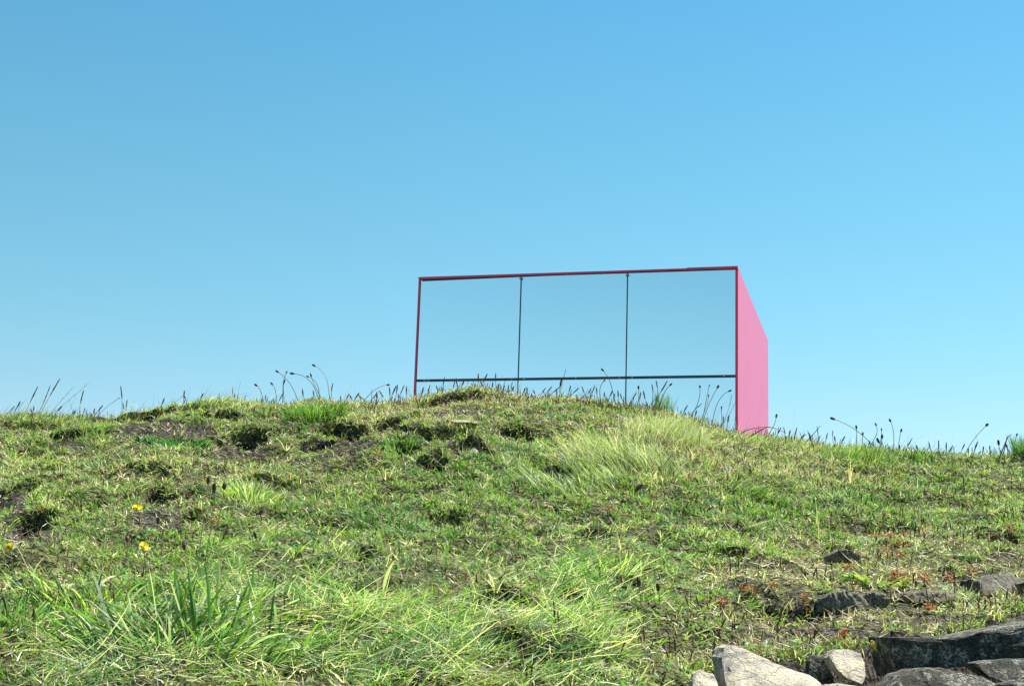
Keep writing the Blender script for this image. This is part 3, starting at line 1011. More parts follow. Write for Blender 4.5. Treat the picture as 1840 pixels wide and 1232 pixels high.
for k, (a_, b_, s_, lb) in enumerate([(445, 813, 7, 'tiny white pebble in the soil under the turf lip at left'), (824, 811, 5, 'tiny pale pebble just left of the rounded white stone'),
                                      (1620, 992, 6, 'grey-white pebble among the red stonecrop patches'), (1480, 1018, 8, 'pale pebble left of the half-buried dark stone'),
                                      (1530, 1128, 6, 'pale pebble in bare soil above the yellowish block'), (1468, 1153, 9, 'angular dull pebble just above the small dark rounded stone')]):
    stone([(a_ - s_, b_ + s_ * .5), (a_ - s_ * .6, b_ - s_ * .4), (a_ + s_ * .2, b_ - s_ * .7), (a_ + s_, b_ - s_ * .1), (a_ + s_ * .7, b_ + s_ * .6)], (a_, b_ + s_ * .5), .03, ST_WHITE if k < 2 else ST_PALE, lb, seed=30 + k, group='pebbles in the turf', name='pebble', tilt=.6)

def stone_skirts():
    feet = [(1478, 1548, 1013), (1463, 1600, 1103), (1600, 1722, 1083), (1722, 1760, 1064), (1750, 1850, 1070), (803, 858, 768), (836, 864, 819), (1470, 1560, 1160), (1320, 1460, 1178), (1575, 1840, 1128), (1236, 1290, 1200)]
    bag = Bag()
    for x0, x1, yv in feet:
        A, B = onto(x0, yv)[0], onto(x1, yv)[0]
        n = int(40 + 900 * (B[0] - A[0]))
        t = rng.random(n)
        x = A[0] + (B[0] - A[0]) * t + rng.normal(0, .01, n); y = A[1] + (B[1] - A[1]) * t - abs(rng.normal(0, .03, n))
        P = np.stack([x, y, ground(x, y)], 1)
        c = np.array([G_MID, G_DARK, G_YEL, STRAW, BROWN])[rng.integers(0, 5, n)] * rng.uniform(.6, 1.2, n)[:, None]
        bag.add(*blades(P, rng.uniform(0, 6.28, n), rng.uniform(.012, .045, n), rng.uniform(.0018, .0035, n), rng.uniform(0, .9, n), rng.uniform(.1, 1, n), c, c, 3))
    link('grass_round_stones', bag.mesh('grass_round_stones', MAT_GRASS), label='short grass growing up round the feet of the stones', kind='stuff')


stone_skirts()

# ------------------------------------------------------------------ stalks standing on the crest
def bez(p0, p1, p2, n=9):
    t = np.linspace(0, 1, n)[:, None]
    return (1 - t) ** 2 * p0 + 2 * t * (1 - t) * p1 + t ** 2 * p2


def head_mesh(pts, rmax, col, col2, sides=6, knob=0):
    n = len(pts); t = np.linspace(0, 1, n)
    r = rmax * np.sin(np.pi * (.08 + .84 * t)) ** .6
    if knob:
        r = r * (1 + knob * rng.uniform(-1, 1, n))
    return tube(pts, r, col, col2, sides)


C_STEM = (.13, .16, .06); C_HEAD = (.085, .055, .035); C_SPIKE = (.17, .11, .06); C_PALE = (.42, .36, .20)


def stalk(kind, root, ctrl, tip, label, cat, group=None, y=None, px=(1, 0, 0), head=1.0, pale=False, deep=None):
    """root, ctrl, tip in picture points; the stalk stands on the ground at its own distance y"""
    s, ox, oy = px
    f = lambda q: (q[0] / s + ox, q[1] / s + oy)
    root, tip = f(root), f(tip)
    ctrl = f(ctrl) if ctrl else ((root[0] + tip[0]) / 2 + rng.uniform(-2, 2), (root[1] + tip[1]) / 2)
    if y is None:
        y = rng.uniform(7.45, 7.75)
    A, B, Cc = at(*root, y), at(*ctrl, y), at(*tip, y)
    gz_ = float(hgt(A[0], A[1])[0])
    L = np.linalg.norm(Cc - A)
    lean_y = rng.uniform(-.12, .12) * L
    Cc = Cc + np.array([0, lean_y, 0]); 
    pts = bez(A, B, Cc, 10)
    dz = A[2] - gz_
    if dz > 0:                                     # run the stem down to the soil
        d = pts[0] - pts[1]; d /= np.linalg.norm(d); d[2] = min(d[2], -.6); d /= np.linalg.norm(d)
        pts = np.vstack([pts[0] + d * (dz + .004) / -d[2], pts])
    o = empty({'P': 'plantain_stalk', 'S': 'seed_spike', 'G': 'flowering_grass', 'F': 'fluffy_flower_stalk', 'T': 'dry_twig'}[kind], tuple(pts[0]), label, cat, group)
    base = pts[0]
    rs = {'P': .0017, 'S': .0015, 'G': .0011, 'F': .0016, 'T': .0024}[kind] * min(1, y / 7.5 + .05)
    cs = C_PALE if pale else C_STEM
    if kind in 'PF':
        V, T, C = tube(pts - base, np.linspace(rs * 1.2, rs * .8, len(pts)), cs, cs)
        link('stem', make_mesh('stem', V, T, C, MAT_DRY, True), o)
        d = pts[-1] - pts[-2]; d /= np.linalg.norm(d)
        hl = .020 * head * rng.uniform(.85, 1.2)
        hp = pts[-1] - base + d * np.linspace(-hl * .45, hl * .55, 8)[:, None]
        V, T, C = head_mesh(hp, .0056 * head, C_HEAD if kind == 'P' else (.30, .17, .16), (.04, .028, .02), 7, .12)
        b = Bag(); b.add(V, T, C)
        if kind == 'F' or rng.random() < .3:          # ring of pale anthers
            n = 46 if kind == 'F' else 14
            q = hp[rng.integers(1, 6, n)]
            az = rng.uniform(0, 6.28, n)
            cc = np.tile(np.array([.75, .62, .62]), (n, 1))
            b.add(*blades(q, az, np.full(n, .0085 * head), np.full(n, .0012), rng.uniform(.9, 1.7, n), rng.uniform(-.2, .2, n), cc, cc, 2, 'fine'))
        link('seed_head', b.mesh('seed_head', MAT_DRY), o)
    elif kind == 'S':
        k = max(3, int(len(pts) * .5))
        V, T, C = tube(pts[:k + 1] - base, rs, cs, cs, 4)
        link('stem', make_mesh('stem', V, T, C, MAT_DRY, True), o)
        t = np.linspace(0, 1, 12); src = np.linspace(0, 1, len(pts) - k)
        hp = np.stack([np.interp(t, src, pts[k:, j] - base[j]) for j in range(3)], 1)
        V, T, C = head_mesh(hp, .0034 * head, C_SPIKE, (.055, .04, .03), 6, .25)
        link('seed_head', make_mesh('seed_head', V, T, C, MAT_DRY, False), o)
    elif kind == 'G':
        V, T, C = tube(pts - base, np.linspace(rs * 1.3, rs * .5, len(pts)), cs, C_PALE if pale else C_SPIKE, 4)
        link('stem', make_mesh('stem', V, T, C, MAT_DRY, True), o)
        n = 16                                     # loose panicle at the end of the stem
        i = rng.uniform(.62, 1, n) * (len(pts) - 1); j = np.minimum(i.astype(int), len(pts) - 2)
        q = pts[j] + (pts[j + 1] - pts[j]) * (i - j)[:, None] - base
        cc = np.tile(np.array(C_PALE if pale else (.16, .11, .07)), (n, 1))
        d = pts[-1] - pts[-3]; az0 = math.atan2(d[1], d[0]); le = math.acos(max(-1, min(1, d[2] / np.linalg.norm(d))))
        V, T, C = blades(q, az0 + rng.normal(0, .5, n), rng.uniform(.008, .018, n), np.full(n, .0018), le + rng.normal(0, .25, n), np.zeros(n), cc, cc, 2, 'leaf')
        link('seed_head', make_mesh('seed_head', V, T, C, MAT_DRY), o)
    else:
        V, T, C = tube(pts - base, np.linspace(rs * 1.4, rs * .6, len(pts)), (.13, .08, .055), (.15, .10, .07), 5)
        link('stem', make_mesh('stem', V, T, C, MAT_DRY, True), o)
    return o


Z1, Z2, Z3, Z4 = (3.8333, 0, 640), (3.8333, 440, 620), (3.8333, 880, 620), (3.407, 1300, 640)
PL, SP, GR = 'plantain', 'seed spike', 'grass stem'
# prominent stalks, each with its own description
NAMED = [
    ('S', Z1, (170, 395), (205, 320), (255, 205), 'leaning dark seed spike near the left edge of the skyline', SP, 1),
    ('S', Z1, (245, 430), (300, 330), (350, 200), 'slender spike leaning right, left neighbour of the longest leaning spike', SP, .8),
    ('S', Z1, (262, 425), (330, 290), (420, 155), 'longest leaning spike left of the pale straw stem on the left skyline', SP, 1),
    ('G', Z1, (330, 410), (400, 330), (510, 215), 'pale sunlit straw stem leaning right on the left skyline', GR, 1),
    ('G', Z1, (340, 405), (460, 320), (610, 180), 'dark thin stem leaning far right beside the pale straw stem', GR, 1),
    ('S', Z1, (545, 400), (550, 320), (580, 235), 'upright knobbly spike between the pale straw stem and the tallest left spike', SP, 1),
    ('S', Z1, (840, 385), (845, 280), (828, 200), 'tallest upright spike on the left skyline, beside a whitish flower', SP, 1),
    ('G', Z1, (690, 390), (750, 330), (820, 285), 'thin stem leaning right into the tallest upright left spike', GR, 1),
    ('P', Z1, (1815, 365), (1812, 225), (1765, 200), 'plantain with drooping hooked head, alone left of the nodding group', PL, 1),
    ('P', Z2, (215, 400), (222, 300), (185, 265), 'short plantain with head tipped left at the left of the nodding group', PL, 1),
    ('P', Z2, (350, 340), (310, 235), (222, 180), 'tall plantain whose small head points up left, leftmost of the nodding group', PL, 1),
    ('P', Z2, (262, 310), (262, 230), (285, 185), 'plantain with small tilted head just right of the leftmost nodding one', PL, .7),
    ('P', Z2, (490, 320), (450, 200), (325, 193), 'plantain bowed over left with a horizontal head in the nodding group', PL, 1.1),
    ('P', Z2, (512, 340), (510, 240), (435, 218), 'plantain bowed left with a small flat head below the highest one', PL, .8),
    ('P', Z2, (508, 330), (470, 260), (453, 205), 'plantain with upright dark head at the centre of the nodding group', PL, .9),
    ('P', Z2, (575, 290), (565, 180), (475, 138), 'highest plantain of the nodding group, pale headed on a fine arched stem', PL, 1),
    ('P', Z2, (790, 430), (880, 280), (985, 270), 'pale bowed stem with a small head left of the mirrored box', PL, .9),
    ('S', Z2, (265, 300), (262, 270), (278, 235), 'stout dark spike inside the nodding group of plantains', SP, 1.2),
    ('S', Z2, (600, 365), (590, 320), (608, 260), 'slim spike standing right of the bright green tussock', SP, .9),
    ('S', Z2, (1605, 310), (1607, 250), (1608, 195), 'upright spike rising past the transom at the top of the mound', SP, 1.1),
    ('S', Z2, (1600, 320), (1635, 270), (1670, 200), 'spike leaning right across the transom at the top of the mound', SP, 1.2),
    ('S', Z2, (1735, 330), (1725, 260), (1728, 190), 'thin upright spike crossing the transom right of the leaning one', SP, .9),
    ('S', Z2, (1365, 330), (1360, 280), (1377, 220), 'spike crossing the transom near its left end', SP, .9),
    ('S', Z3, (480, 335), (482, 290), (497, 225), 'thick greenish spike below the transom between the two mullions', SP, 1.5),
    ('G', Z3, (492, 300), (505, 240), (520, 180), 'fine stem rising over the transom from behind the thick greenish spike', GR, 1),
    ('P', Z3, (840, 290), (825, 220), (778, 168), 'plantain with head tipped left above the transom near the second mullion', PL, 1),
    ('P', Z3, (760, 350), (750, 280), (788, 245), 'plantain with small head just under the transom near the second mullion', PL, .7),
    ('S', Z3, (1120, 380), (1130, 320), (1115, 270), 'dark bare stalk leaning left, first of the dark stalks right of the second mullion', SP, .9),
    ('S', Z3, (1160, 340), (1155, 290), (1147, 240), 'upright dark stalk in the middle of the dark stalks right of the second mullion', SP, 1),
    ('S', Z3, (1140, 370), (1185, 320), (1222, 245), 'dark stalk leaning right, tallest of the dark stalks right of the second mullion', SP, 1.1),
    ('P', Z3, (1190, 360), (1210, 300), (1247, 270), 'plantain leaning right with dark head beside the dark stalks', PL, .9),
    ('P', Z3, (1025, 370), (1030, 340), (1025, 290), 'single upright plantain just right of the second mullion', PL, 1),
    ('P', Z3, (1400, 465), (1455, 380), (1450, 283), 'round dark headed plantain, leftmost of the tall ones by the red edge', PL, .9),
    ('S', Z3, (1390, 470), (1425, 430), (1462, 400), 'short spike leaning right at the foot of the tall plantains by the red edge', SP, .8),
    ('F', Z3, (1465, 490), (1505, 400), (1510, 345), 'stalk with pale fluffy head among the tall plantains by the red edge', PL, .8),
    ('P', Z3, (1475, 505), (1505, 400), (1575, 283), 'plantain with the largest round head, leaning right by the red edge', PL, 1.15),
    ('P', Z3, (1470, 490), (1500, 330), (1513, 278), 'plantain with tiny head directly above the pale fluffy head', PL, .55),
    ('P', Z3, (1535, 530), (1560, 345), (1650, 318), 'arched plantain bending right with whitish head close to the red edge', PL, .9),
    ('G', Z3, (1600, 545), (1660, 430), (1670, 335), 'smooth dark curved stem, left of the one touching the red edge', GR, .8),
    ('G', Z3, (1605, 545), (1670, 460), (1705, 350), 'thin curved stem whose tip crosses the red edge of the box', GR, .8),
    ('P', Z3, (1600, 530), (1598, 480), (1597, 430), 'short plantain with small head under the arched one by the red edge', PL, .7),
    ('F', Z4, (300, 440), (318, 410), (325, 365), 'fluffy pinkish flower stalk just right of the pink wall', PL, 1.1),
    ('T', Z4, (75, 492), (150, 430), (270, 432), 'long bent dry twig crossing the foot of the pink wall', 'twig', 1),
    ('T', Z4, (262, 433), (310, 430), (380, 470), 'dry twig arching down from the foot of the pink wall to the right', 'twig', 1),
    ('T', Z4, (500, 530), (540, 490), (592, 425), 'straight twig slanting up right on the right skyline', 'twig', .8),
    ('T', Z4, (545, 535), (530, 500), (515, 450), 'short twig slanting up left, crossing the straight one', 'twig', .8),
    ('S', Z4, (582, 545), (583, 480), (572, 425), 'thin upright spike meeting the tip of the straight slanting twig', SP, .7),
    ('S', Z4, (672, 530), (668, 490), (670, 450), 'single thin spike standing alone left of the long bowed plantain', SP, .7),
    ('P', Z4, (960, 605), (850, 440), (672, 380), 'long bowed plantain leaning far left on the right skyline', PL, 1.3),
    ('P', Z4, (815, 510), (818, 470), (812, 435), 'upright dark head touching the stem of the long bowed plantain', PL, 1),
    ('P', Z4, (850, 530), (850, 500), (852, 475), 'short upright head just right of the long bowed plantain stem', PL, 1),
    ('F', Z4, (915, 520), (955, 460), (936, 415), 'whitish fluffy headed stalk among the dark plantains at right', PL, 1),
    ('P', Z4, (1000, 595), (965, 540), (973, 490), 'plantain with long dark head right of the fluffy one, leaning left', PL, 1.3),
    ('P', Z4, (965, 500), (970, 470), (968, 447), 'small head showing right above the long dark head', PL, .7),
    ('P', Z4, (1040, 570), (1052, 450), (1021, 392), 'tallest upright plantain on the right skyline, S-curved stem', PL, 1.1),
    ('P', Z4, (1072, 560), (1075, 500), (1087, 455), 'plantain right of the tallest S-curved one', PL, 1),
    ('P', Z4, (1000, 600), (965, 560), (945, 518), 'plantain leaning left with drooped dark head near the ground', PL, 1.3),
    ('P', Z4, (1075, 610), (1078, 580), (1075, 555), 'lowest dark upright head at the foot of the tallest plantain', PL, 1),
    ('P', Z4, (1472, 625), (1490, 540), (1622, 415), 'solitary plantain leaning far right with a long stem near the right edge', PL, 1.3),
    ('P', Z4, (1700, 620), (1690, 570), (1682, 530), 'dark head left of the forked dry stems at the right edge', PL, 1.4),
    ('T', Z4, (1700, 622), (1730, 560), (1738, 480), 'forked dry stem, left one, at the right edge of the skyline', 'twig', .8),
    ('T', Z4, (1730, 520), (1745, 480), (1765, 478), 'short side fork on the dry stems at the right edge', 'twig', .8),
    ('P', Z4, (1775, 600), (1778, 530), (1797, 480), 'plantain beside the dark tussock at the right edge', PL, .9),
]
for kd, z, r_, c_, t_, lb, ct, hd in NAMED:
    stalk(kd, r_, c_, t_, lb, ct, {'plantain': 'plantain stalks on the skyline', 'seed spike': 'seed spikes on the skyline', 'grass stem': 'grass stems on the skyline', 'twig': 'dry twigs on the skyline'}[ct], px=z, head=hd, pale='pale' in lb)

# low spikes bristling along the crest, alike
def crest_v(u):
    return np.interp(u, CREST[:, 0], CREST[:, 1])


low = [(20, 10), (60, 14), (130, 8), (30, 20), (57, 8), (103, 16), (150, 12), (167, 12), (177, 18), (223, 16), (227, 22), (290, 20), (331, 22), (333, 14), (362, 12), (477, 14), (503, 20),
       (545, 22), (563, 16), (612, 10), (622, 14), (632, 12), (640, 16), (648, 13), (655, 10), (668, 14), (676, 18), (688, 20), (700, 24), (706, 26), (712, 28), (720, 26), (730, 24), (758, 18), (770, 20), (785, 16),
       (795, 14), (815, 22), (822, 24), (829, 20), (868, 16), (884, 16), (895, 14), (905, 12), (912, 13), (921, 12), (940, 11), (948, 14), (960, 10), (975, 14), (983, 16), (995, 16), (1000, 12), (1022, 18),
       (1030, 14), (1050, 18), (1056, 16), (1064, 22), (1072, 20), (1085, 14), (1095, 18), (1103, 14), (1110, 20), (1118, 16), (1137, 20), (1150, 22), (1160, 26), (1180, 20), (1230, 18), (1250, 16), (1300, 20), (1308, 24),
       (1398, 18), (1410, 20), (1418, 16), (1430, 22), (1440, 12), (1457, 18), (1470, 14), (1484, 20), (1500, 16), (1512, 18), (1560, 14), (1632, 24), (1650, 14), (1672, 22), (1686, 26), (1700, 24), (1706, 18),
       (1728, 22), (1740, 14), (1752, 26), (1765, 18), (1780, 20), (1830, 20), (1812, 22)]
ZON = [(250, 'left of the tallest left spike'), (420, 'on the grassy lip at left'), (560, 'below the left nodding plantains'), (665, 'between green tussock and bowed pale stem'),
       (745, 'close left of the mirrored box'), (870, 'under the left end of the transom'), (935, 'left of the first mullion'), (1035, 'right of the first mullion'),
       (1125, 'left of the second mullion'), (1200, 'right of the second mullion'), (1330, 'before the lower right mirror panel'), (1450, 'just right of the pink wall'),
       (1600, 'below the long bowed plantain'), (1720, 'right of the tallest upright plantain'), (9999, 'near the right edge of the picture')]
for u_, h_ in low:
    v_ = crest_v(u_) - 4
    lean = rng.normal(1.5, 4)
    o = stalk('S', (u_ - lean, v_), None, (u_ + lean, v_ - h_ - 4), ('taller ' if h_ > 17 else 'short ') + ('left-leaning' if lean < -1.5 else 'right-leaning' if lean > 1.5 else 'upright') + ' seed spike on the skyline ' + next(t for q, t in ZON if u_ < q), SP, 'short seed spikes along the skyline', head=rng.uniform(.8, 1.15), y=rng.uniform(7.3, 7.7))

# ------------------------------------------------------------------ tufts and clumps
def tuft(name, base, rad, n, L, W, az, az_s, lean, curl, cols, label, cat, segs=4, group=None, shape='blade', mat=None, y=None):
    """one clump of grass standing on the ground at a picture point"""
    c = onto(*base)[0] if y is None else at(*base, y)
    r = rng.random(n) ** .6; a_ = rng.uniform(0, 6.28, n)
    x, yy = c[0] + rad[0] * r * np.cos(a_), c[1] + rad[1] * r * np.sin(a_)
    P = np.stack([x, yy, ground(x, yy) - .004], 1)
    c[2] = float(hgt(c[0], c[1])[0])
    pick = rng.integers(0, len(cols), n)
    cc = np.array(cols)[pick] * rng.uniform(.7, 1.3, n)[:, None]
    out = np.arctan2(yy - c[1], x - c[0])
    A = az + rng.normal(0, az_s, n) if az is not None else out + rng.normal(0, .5, n)
    V, T, C = blades(P, A, rng.uniform(L[0], L[1], n), rng.uniform(W[0], W[1], n), rng.uniform(*lean, n), rng.uniform(*curl, n), cc * .7, cc * 1.15, segs, shape)
    return link(name, make_mesh(name, V - c, T, C, mat or MAT_GRASS), None, label, cat, group, None, tuple(c))


TG = 'grass tussocks on the bank'
gy_ = [G_PALE, G_YEL, STRAW * .9, G_MID]
tuft('grass_tussock', (1125, 830), (.25, .22), 2300, (.08, .20), (.0011, .0022), 2.6, .9, (.0, .8), (.2, 1.1), gy_ + [G_DARK, G_DARK, STRAW, G_MID], 'large pale fine-leaved tussock combed leftwards just below the crest', 'grass tussock', 5, TG)
tuft('grass_tussock', (1190, 785), (.22, .20), 1900, (.07, .16), (.0011, .0022), .9, 1.1, (.0, .7), (.1, .9), gy_ + [STRAW], 'straw-tipped tussock on the crest beneath the right part of the box', 'grass tussock', 5, TG)
tuft('grass_tussock', (1040, 880), (.20, .14), 900, (.05, .12), (.0014, .0028), 2.4, .7, (.2, .8), (.3, .9), [G_MID, G_DARK, G_YEL, G_PALE], 'darker green tussock at the lower left foot of the pale one', 'grass tussock', 5, TG)
tuft('grass_tussock', (565, 745), (.15, .12), 900, (.05, .10), (.002, .004), None, 0, (.1, .7), (.2, .8), [G_MID, G_MID * 1.2, G_DARK], 'bright green tussock on the crest under the nodding plantains', 'grass tussock', 4, TG)
tuft('grass_tussock', (1190, 742), (.06, .08), 160, (.07, .15), (.002, .0035), 1.0, 1.0, (.0, .35), (.0, .4), [G_MID, G_DARK, G_YEL], 'dark green upright blades on the skyline between second mullion and red edge', 'grass tussock', 4, TG)
tuft('grass_tussock', (1540, 830), (.20, .10), 900, (.06, .11), (.0015, .003), 0.4, 1.0, (.0, .7), (.2, .7), [G_MID, BLUEG, G_YEL], 'bluish green tussock on the right skyline below the plantains', 'grass tussock', 4, TG)
tuft('grass_tussock', (1660, 832), (.07, .06), 60, (.06, .11), (.004, .006), 2.2, .8, (.2, .7), (.0, .3), [G_DARK, G_MID], 'small tuft of broad dark blades on the right skyline', 'grass tussock', 4, TG)
tuft('grass_tussock', (1842, 820), (.06, .08), 420, (.08, .14), (.0015, .003), None, 1, (.0, .4), (.1, .6), [G_DARK, G_MID, BLUEG], 'dark tussock cut by the right edge of the picture on the skyline', 'grass tussock', 4, TG)
tuft('grass_tussock', (100, 768), (.28, .10), 800, (.03, .07), (.0012, .0022), .5, .9, (.2, .9), (.3, .9), [G_YEL, G_PALE, G_MID], 'low pale fringe of grass on the left skyline', 'grass tussock', 4, TG)
tuft('grass_tussock', (380, 735), (.30, .10), 1100, (.04, .08), (.0014, .0026), .3, .9, (.2, .9), (.3, .9), [G_YEL, G_PALE, G_MID, STRAW], 'grassy turf lip overhanging the long dark hollow at left', 'grass tussock', 4, TG)
tuft('grass_tussock', (1430, 812), (.35, .12), 1300, (.04, .09), (.0012, .0024), .2, .7, (.2, 1.0), (.3, .9), [G_YEL, G_PALE, STRAW, G_MID], 'wispy pale grass fringe on the skyline right of the pink wall', 'grass tussock', 4, TG)
tuft('grass_tussock', (450, 900), (.10, .08), 420, (.05, .10), (.002, .0035), None, 0, (.1, .8), (.2, .8), [G_YEL, G_PALE, G_MID], 'yellow-green tussock in mid slope right of the tall plantain heads', 'grass tussock', 4, TG)
tuft('grass_tussock', (1370, 912), (.12, .06), 420, (.04, .07), (.002, .0035), -.3, .8, (.4, 1.1), (.3, .8), [G_DARK, G_MID], 'dark green hummock with shaded underside in mid slope at right', 'grass tussock', 4, TG)
tuft('leafy_clump', (310, 802), (.16, .05), 420, (.025, .05), (.008, .013), None, 0, (.3, 1.0), (.2, .8), [np.array([.03, .15, .04]), np.array([.045, .19, .05])], 'vivid green leafy clump in the bare hollow below the left crest', 'leafy plant', 3, 'leafy plants', 'leaf', MAT_LEAF)
tuft('leafy_clump', (720, 812), (.09, .06), 320, (.025, .055), (.005, .009), None, 0, (.1, .9), (.2, .8), [BLUEG, G_MID], 'bluish leafy clump beside the bare soil patch in mid bank', 'leafy plant', 3, 'leafy plants', 'leaf', MAT_LEAF)
tuft('leafy_clump', (1480, 1052), (.07, .04), 90, (.02, .05), (.006, .010), None, 0, (.6, 1.3), (.2, .6), [G_YEL, G_MID], 'flat bright green rosette above the dark angular stone', 'leafy plant', 3, 'leafy plants', 'leaf', MAT_LEAF)
tuft('leafy_clump', (1575, 1048), (.07, .03), 80, (.03, .06), (.005, .008), None, 0, (.7, 1.3), (.1, .5), [G_YEL, G_MID], 'flat rosette of narrow green leaves left of the red stonecrop row', 'leafy plant', 3, 'leafy plants', 'leaf', MAT_LEAF)
tuft('leafy_clump', (1742, 1005), (.05, .03), 100, (.02, .04), (.004, .007), None, 0, (.2, 1.0), (.2, .7), [BLUEG * .8], 'dark bluish leafy clump on the stony slope above the rounded grey stone', 'leafy plant', 3, 'leafy plants', 'leaf', MAT_LEAF)
tuft('leafy_clump', (1472, 1120), (.04, .02), 60, (.015, .035), (.003, .005), None, 0, (.4, 1.1), (.2, .7), [G_MID, G_YEL], 'tiny green tuft in bare soil above the pale boulder', 'leafy plant', 3, 'leafy plants', 'leaf', MAT_LEAF)
# foreground
FG = [G_MID * .8, G_DARK * 1.2, G_MID, BLUEG, G_PALE * .8]
tuft('broad_grass_clump', (345, 1125), (.19, .10), 90, (.08, .19), (.005, .010), 1.2, 1.3, (.1, .9), (.1, .9), FG, 'dark green clump of broad upright grass blades around a deep hollow in the foreground', 'grass clump', 6, 'broad-leaved grass clumps')
tuft('broad_grass_clump', (330, 1165), (.26, .10), 260, (.06, .15), (.003, .008), None, 1, (.3, 1.1), (.2, .9), FG, 'low tangle of green leaves at the foot of the broad upright blades', 'grass clump', 5, 'broad-leaved grass clumps')
tuft('broad_grass_clump', (170, 1085), (.20, .10), 220, (.04, .11), (.004, .009), None, 1, (.2, 1.0), (.2, .9), [G_MID, G_YEL, G_DARK * 1.5], 'leafy green clump below the dandelions at left', 'grass clump', 5, 'broad-leaved grass clumps')
tuft('broad_grass_clump', (20, 1130), (.12, .10), 150, (.05, .12), (.003, .008), None, 1, (.2, 1.0), (.2, .9), [G_MID, G_DARK * 1.5], 'green leafy clump cut by the left edge of the picture', 'grass clump', 5, 'broad-leaved grass clumps')
tuft('broad_grass_clump', (590, 1080), (.10, .05), 46, (.08, .16), (.005, .009), 2.7, .4, (.9, 1.3), (.1, .4), [G_MID, G_DARK * 1.6, G_YEL], 'broad blades lying flat leftwards in the lower centre', 'grass clump', 5, 'broad-leaved grass clumps')
tuft('broad_grass_clump', (500, 1110), (.14, .06), 70, (.06, .13), (.003, .007), -.5, .5, (1.0, 1.5), (.2, .7), [G_PALE, STRAW, G_MID], 'pale bent straw blades beside the dark hollow in the foreground', 'grass clump', 6, 'broad-leaved grass clumps')
tuft('broad_grass_clump', (1080, 1048), (.16, .08), 160, (.06, .13), (.002, .006), -.6, 1.0, (.4, 1.2), (.2, .7), [G_MID, G_YEL, G_PALE], 'mixed clump of bent green blades in the lower centre right', 'grass clump', 5, 'broad-leaved grass clumps')


def strap(pa, pb, pc, w, col, label, name='straw_stem', cat='straw', group='pale stems and blades lying over the foreground', lift=.03, y=None):
    """one curved blade or stem whose foot stands at picture point pa, passing pb, ending at pc"""
    A = onto(*pa)[0]
    ya = A[1]
    B, Cc = at(*pb, ya - .01), at(*pc, ya - .02)
    A[2] -= .005
    pts = bez(A, B, Cc, 12)
    t = np.linspace(0, 1, 12)
    if w < .003:
        V, T, C = tube(pts - A, np.linspace(w * .6, w * .35, 12), col, col, 5)
    else:
        prof = w * .5 * np.clip(np.sin(np.pi * (.12 + .88 * t)) ** .7, .02, 1)
        tg = np.gradient(pts, axis=0); sd = np.cross(tg, np.array([.1, 1, .25])); sd /= np.linalg.norm(sd, axis=1)[:, None]
        mid = pts + np.array([0, .25 * w, 0])
        V = np.stack([pts - sd * prof[:, None], mid, pts + sd * prof[:, None]], 1).reshape(-1, 3) - A
        T = []
        for i in range(11):
            for j in (0, 1):
                a_ = 3 * i + j
                T += [(a_, a_ + 1, a_ + 4), (a_, a_ + 4, a_ + 3)]
        T = np.array(T); C = np.tile(np.array(col), (len(V), 1))
    return link(name, make_mesh(name, V, T, C, MAT_GRASS if w >= .003 else MAT_DRY, True), None, label, cat, group, None, tuple(A))


SW = (.55, .47, .27); PG = (.36, .40, .18); DG = (.05, .12, .03)
strap((183, 1035), (186, 960), (201, 902), .0026, SW, 'tall pale straw stem standing between the dandelions and the left hollow')
strap((68, 1078), (52, 1010), (17, 962), .0026, SW, 'pale curved stem rising leftwards at the left edge')
strap((240, 1085), (150, 990), (82, 935), .0022, PG, 'long pale green stem slanting from upper left toward the broad clump')
strap((145, 1020), (140, 990), (165, 975), .0018, SW, 'short bent straw stem near the leftmost dandelion')
strap((90, 1070), (120, 1035), (165, 975), .0022, SW, 'straw stem slanting up right below the tall pale stem')
strap((702, 1018), (690, 970), (684, 925), .0022, SW, 'upright thin straw in lower centre, above the pale pointed leaf')
strap((687, 1064), (692, 1030), (709, 1006), .009, (.55, .55, .30), 'pale pointed dry leaf standing in the lower centre', 'dry_leaf', 'dry leaf')
strap((668, 1090), (680, 1080), (702, 1062), .006, (.60, .52, .32), 'short pale broken stalk at the foot of the pointed dry leaf')
strap((768, 1040), (768, 1000), (754, 950), .0022, SW, 'thin kinked straw right of the pointed dry leaf')
strap((1078, 1002), (1074, 960), (1075, 930), .0028, SW, 'thin upright straw in mid slope at centre right')
strap((1080, 1000), (1088, 985), (1098, 978), .006, PG, 'short pale blade leaning right from the thin upright straw', 'loose_grass', 'grass')
strap((1121, 998), (1113, 985), (1111, 962), .007, SW, 'pale dry folded leaf right of the thin upright straw', 'dry_leaf', 'dry leaf')
strap((1330, 952), (1360, 938), (1398, 932), .0030, SW, 'pale straw lying almost level in mid slope at right')
strap((1472, 975), (1470, 930), (1464, 890), .0030, SW, 'tall pale thin straw above the half-buried dark stone')
strap((1778, 925), (1790, 915), (1806, 905), .0035, (.6, .5, .36), 'short bright straw lying near the right edge')
strap((500, 1138), (420, 1128), (330, 1118), .004, (.6, .56, .38), 'long bright straw lying level over the foreground left of centre')
strap((625, 1145), (560, 1132), (485, 1125), .004, (.62, .56, .4), 'bright flattened stalk lying level in the lower centre')
strap((580, 1200), (550, 1170), (520, 1150), .007, (.5, .52, .34), 'broad bleached blade sloping down right in the lower centre', 'loose_grass', 'grass')
strap((905, 1230), (800, 1160), (690, 1100), .0034, (.5, .5, .25), 'longest pale stem sloping down right across the lower centre')
strap((870, 1240), (830, 1200), (760, 1135), .003, (.42, .44, .2), 'pale green stem parallel to and below the longest pale one')
strap((853, 1160), (862, 1130), (880, 1118), .003, SW, 'short straw bent right in the lower centre')
